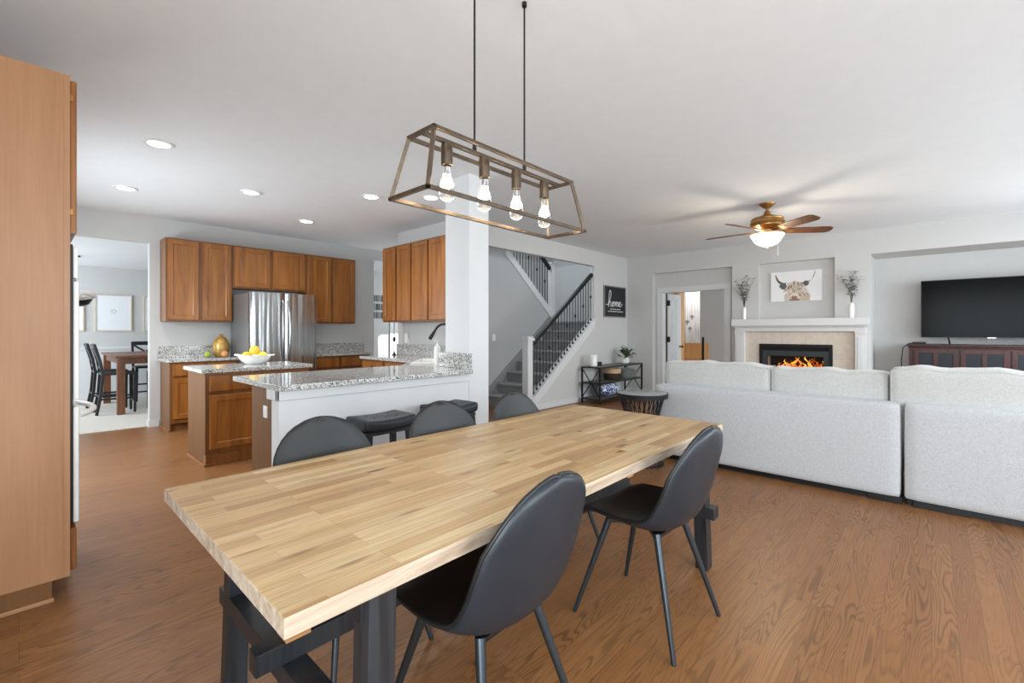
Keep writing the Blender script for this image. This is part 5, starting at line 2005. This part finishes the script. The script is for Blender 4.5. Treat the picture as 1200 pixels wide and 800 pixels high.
pl = point('fan_bowl_light', (0, 0, -0.345), 20, (1, 0.86, 0.66), 0.12)
pl.parent = fn_
pl.location = (0.0, -0.0, -0.59)
for s in (-1, 1):
    pl = point('fan_up_light', (0, 0, 0), 4.0, (1, 0.88, 0.7), 0.04)
    pl.parent = fn_
    pl.location = (0.11 * s, -0.06 * s, -0.335)

# ================================================================== office beyond the door
m = MB()
rr = random.Random(2)
poly_ = []
n = 26
for i in range(n + 1):
    s = i / n
    poly_.append((11.82 + 0.018 * math.sin(i * 2.1), 4.06 + (4.72 - 4.06) * s))
mm = MB()
mm.rings([[(x, y, z) for x, y in poly_] + [(x + 0.006, y, z) for x, y in reversed(poly_)] for z in (0.02, 2.3)])
tag(mm.build('curtain', 'curtain', None, 60), 'white curtain hanging at the back of the room beyond the far door', 'curtain')
mo = thing('hanging_mobile', 'white mobile with small dangling ornaments in the room beyond the door', 'mobile', (11.6, 4.52, 1.2))
MB().bar((11.6, 4.42, 1.965), (11.6, 4.66, 1.965), 0.012, 0.012, 0.001).build('bar', 'trim', mo)
for y, z in ((4.60, 1.55), (4.53, 1.38), (4.48, 1.68)):
    m = MB()
    m.tube([(11.6, y, 1.96), (11.6, y, z)], 0.002, 5)
    m.build('string', 'frame_grey', mo)
    m = MB()
    m.lathe([(0.012, -0.09), (0.014, -0.03), (0.05, -0.03), (0.045, 0.0), (0.02, 0.03), (0.003, 0.035)], (11.6, y, z - 0.03), 14)
    m.build('ornament', 'frame_grey', mo)
MB().tube([(11.6, 4.54, 1.97), (11.6, 4.54, 2.6)], 0.002, 5).build('hanger', 'frame_grey', mo)
wd = thing('bookcase', 'narrow pine bookcase end behind the open white door', 'bookcase', (10.2, 4.3, 0))
bx(((10.02, 4.16, 0.02), (10.32, 4.19, 2.3)), bev=0.003).build('side_panel', 'pine', wd)
bx(((10.02, 4.19, 0.02), (10.04, 4.8, 2.3)), bev=0.003).build('back_panel', 'pine', wd)
for z in (0.05, 0.5, 0.95, 1.4, 1.85, 2.26):
    bx(((10.04, 4.19, z), (10.32, 4.8, z + 0.025)), bev=0.002).build('shelf', 'pine', wd)
cb = thing('crib', 'pine crib with a dark corner post in the room beyond the door', 'crib', (10.6, 4.3, 0))
m = MB()
m.box((10.84, 4.03, 0.2), (10.88, 4.92, 0.99), 0.006)
m.box((10.84, 3.80, 0.2), (10.88, 4.03, 0.99), 0.006)
m.build('headboard', 'pine', cb)
bx(((10.40, 3.78, 0.22), (10.84, 4.90, 0.36)), bev=0.008).build('crib_base', 'pine', cb)
m = MB()
m.soft((10.42, 3.80, 0.36), (10.83, 4.88, 0.50), 0.03, n=5)
m.build('mattress', 'curtain', cb)
m = MB()
m.box((10.36, 3.78, 0.62), (10.39, 4.90, 0.68), 0.004)
for k in range(12):
    m.box((10.367, 3.84 + k * 0.088, 0.24), (10.383, 3.855 + k * 0.088, 0.62))
m.build('side_rail', 'pine', cb)
for x, y, z, mt in ((10.355, 3.74, 1.14, 'black'), (10.355, 4.90, 0.8, 'pine'), (10.84, 4.92, 1.0, 'pine')):
    bx(((x, y, 0.004), (x + 0.04, y + 0.04, z)), bev=0.003).build('corner_post', mt, cb)

# ================================================================== dining room beyond the kitchen
dt = thing('counter_table', 'tall walnut table in the dining room seen through the opening', 'table', (1.7, 9.85, 0))
bx(((0.975, 8.965, 0.865), (2.6, 10.72, 0.90)), bev=0.004).build('tabletop', 'oak_table', dt)
m = MB()
for a, b in (((1.05, 9.02), (2.52, 9.045)), ((1.05, 10.64), (2.52, 10.665))):
    m.box((a[0], a[1], 0.77), (b[0], b[1], 0.865))
m.box((1.03, 9.04, 0.77), (1.055, 10.64, 0.865))
m.box((2.52, 9.04, 0.77), (2.545, 10.64, 0.865))
m.build('apron', 'oak_table', dt)
for x in (1.0, 2.48):
    for y in (8.99, 10.60):
        bx(((x, y, 0.008), (x + 0.095, y + 0.095, 0.865)), bev=0.003).build('leg', 'oak_table', dt)


def make_xchair(label):
    t = thing('counter_chair', label, 'chair', (0, 0, 0), 'black cross-back chairs at the tall table', local=True)
    z0 = 0.008
    bx(((-0.21, -0.19, 0.60), (0.21, 0.23, 0.635)), bev=0.008).build('seat', 'black_chair', t)
    for sx in (-1, 1):
        m = MB()
        m.taper((sx * 0.19, 0.20, z0), (sx * 0.19, 0.20, 0.60), 0.03, 0.03, 0.042, 0.042)
        m.build('leg', 'black_chair', t)
        pts = [(sx * 0.19, -0.245, z0), (sx * 0.19, -0.195, 0.32), (sx * 0.19, -0.175, 0.62), (sx * 0.19, -0.205, 0.82), (sx * 0.19, -0.27, 1.07)]
        m = MB()
        for a, b in zip(pts, pts[1:]):
            m.bar(a, b, 0.036, 0.036, 0.002, up=(1, 0, 0))
        m.build('leg', 'black_chair', t)
    m = MB()
    m.bar((-0.19, -0.265, 1.045), (0.19, -0.265, 1.045), 0.022, 0.07, 0.004)
    m.bar((-0.19, -0.19, 0.72), (0.19, -0.19, 0.72), 0.018, 0.045, 0.003)
    m.bar((-0.18, -0.19, 0.74), (0.18, -0.258, 1.02), 0.014, 0.034, 0.002)
    m.bar((0.18, -0.192, 0.74), (-0.18, -0.26, 1.02), 0.014, 0.034, 0.002)
    m.build('cross_back', 'black_chair', t)
    for sx in (-1, 1):
        MB().bar((sx * 0.19, -0.21, 0.24), (sx * 0.19, 0.20, 0.24), 0.018, 0.028, 0.002).build('stretcher', 'black_chair', t)
    for y, z in ((0.20, 0.18), (-0.21, 0.28)):
        MB().bar((-0.19, y, z), (0.19, y, z), 0.018, 0.028, 0.002).build('stretcher', 'black_chair', t)
    return t


xc_ = make_xchair('black cross-back chair on the left of the tall table, nearer the kitchen')
xc_.location = (1.03, 9.36, 0)
xc_.rotation_euler = (0, 0, -PI / 2)
dup(xc_, (1.0, 9.98, 0), -PI / 2, 'black cross-back chair on the left of the tall table, farther from the kitchen')
dup(xc_, (1.62, 10.68, 0), PI, 'black cross-back chair at the far end of the tall table')
dup(xc_, (1.62, 9.18, 0), 0, 'black cross-back chair at the kitchen end of the tall table, mostly behind the wall')

for xa, xb, lab in ((0.94, 1.47, 'pale framed print in the middle of the dining room wall'), (0.22, 0.80, 'pale framed print on the dining room wall behind the tall oven tower'), (1.64, 2.17, 'pale framed print on the dining room wall at the opening edge')):
    t = thing('framed_print', lab, 'picture', ((xa + xb) / 2, 11.28, 1.27), 'pale prints on the dining room wall')
    m = MB()
    y0, y1, z0, z1, b = 11.272, 11.299, 1.27, 1.955, 0.022
    m.box((xa, y0, z0), (xa + b, y1, z1), 0.002)
    m.box((xb - b, y0, z0), (xb, y1, z1), 0.002)
    m.box((xa + b, y0, z0), (xb - b, y1, z0 + b), 0.002)
    m.box((xa + b, y0, z1 - b), (xb - b, y1, z1), 0.002)
    m.build('frame', 'frame_pale', t)
    bx(((xa + b, 11.282, z0 + b), (xb - b, 11.296, z1 - b))).build('print', 'paper', t)
    m = MB()
    xc2 = (xa + xb) / 2
    for k in range(7):
        a = 2 * PI * k / 7
        m.tube([(xc2 + 0.02 * math.cos(a), 11.281, 1.64 + 0.02 * math.sin(a)), (xc2 + 0.045 * math.cos(a + 0.4), 11.281, 1.64 + 0.045 * math.sin(a + 0.4))], 0.003, 5)
    m.build('line_motif', 'frame_grey', t)
hl = thing('hanging_lamp', 'dark metal bowl lamp hanging in the dining room, half behind the oven tower', 'lamp', (0.60, 9.9, 2.46))
lc = (0.60, 9.9, 0)
MB().lathe([(0.02, 1.66), (0.09, 1.665), (0.16, 1.70), (0.195, 1.76), (0.205, 1.80), (0.20, 1.80), (0.15, 1.72), (0.03, 1.69)], lc, 32).build('shade', 'gunmetal', hl)
m = MB()
m.tube([(lc[0], lc[1], 1.69), (lc[0], lc[1], 2.455)], 0.006, 8)
m.build('rod', 'black', hl)
MB().lathe([(0.06, 2.44), (0.06, 2.459), (0.01, 2.459)], lc, 20).build('canopy', 'gunmetal', hl)

# ================================================================== hall beyond the kitchen wall
hd = struct('door_3', bx(((5.80, 9.17, 0.01), (6.60, 9.2, 2.05)), bev=0.003), 'trim')
pf = thing('framed_picture', 'small dark picture in a row on the hall wall past the cabinets', 'picture', (5.5, 9.19, 1.56))
for k in range(3):
    for j in range(3):
        m = MB()
        m.box((5.33 + 0.13 * k, 9.178, 1.56 + 0.19 * j), (5.42 + 0.13 * k, 9.199, 1.70 + 0.19 * j), 0.002)
        m.build('small_frame', 'charcoal' if (k + j) % 2 == 0 else 'frame_grey', pf)
pf['label'] = 'grid of small dark pictures on the hall wall past the kitchen cabinets'

for o in bpy.data.objects:
    if '_wl' in o:
        del o['_wl']
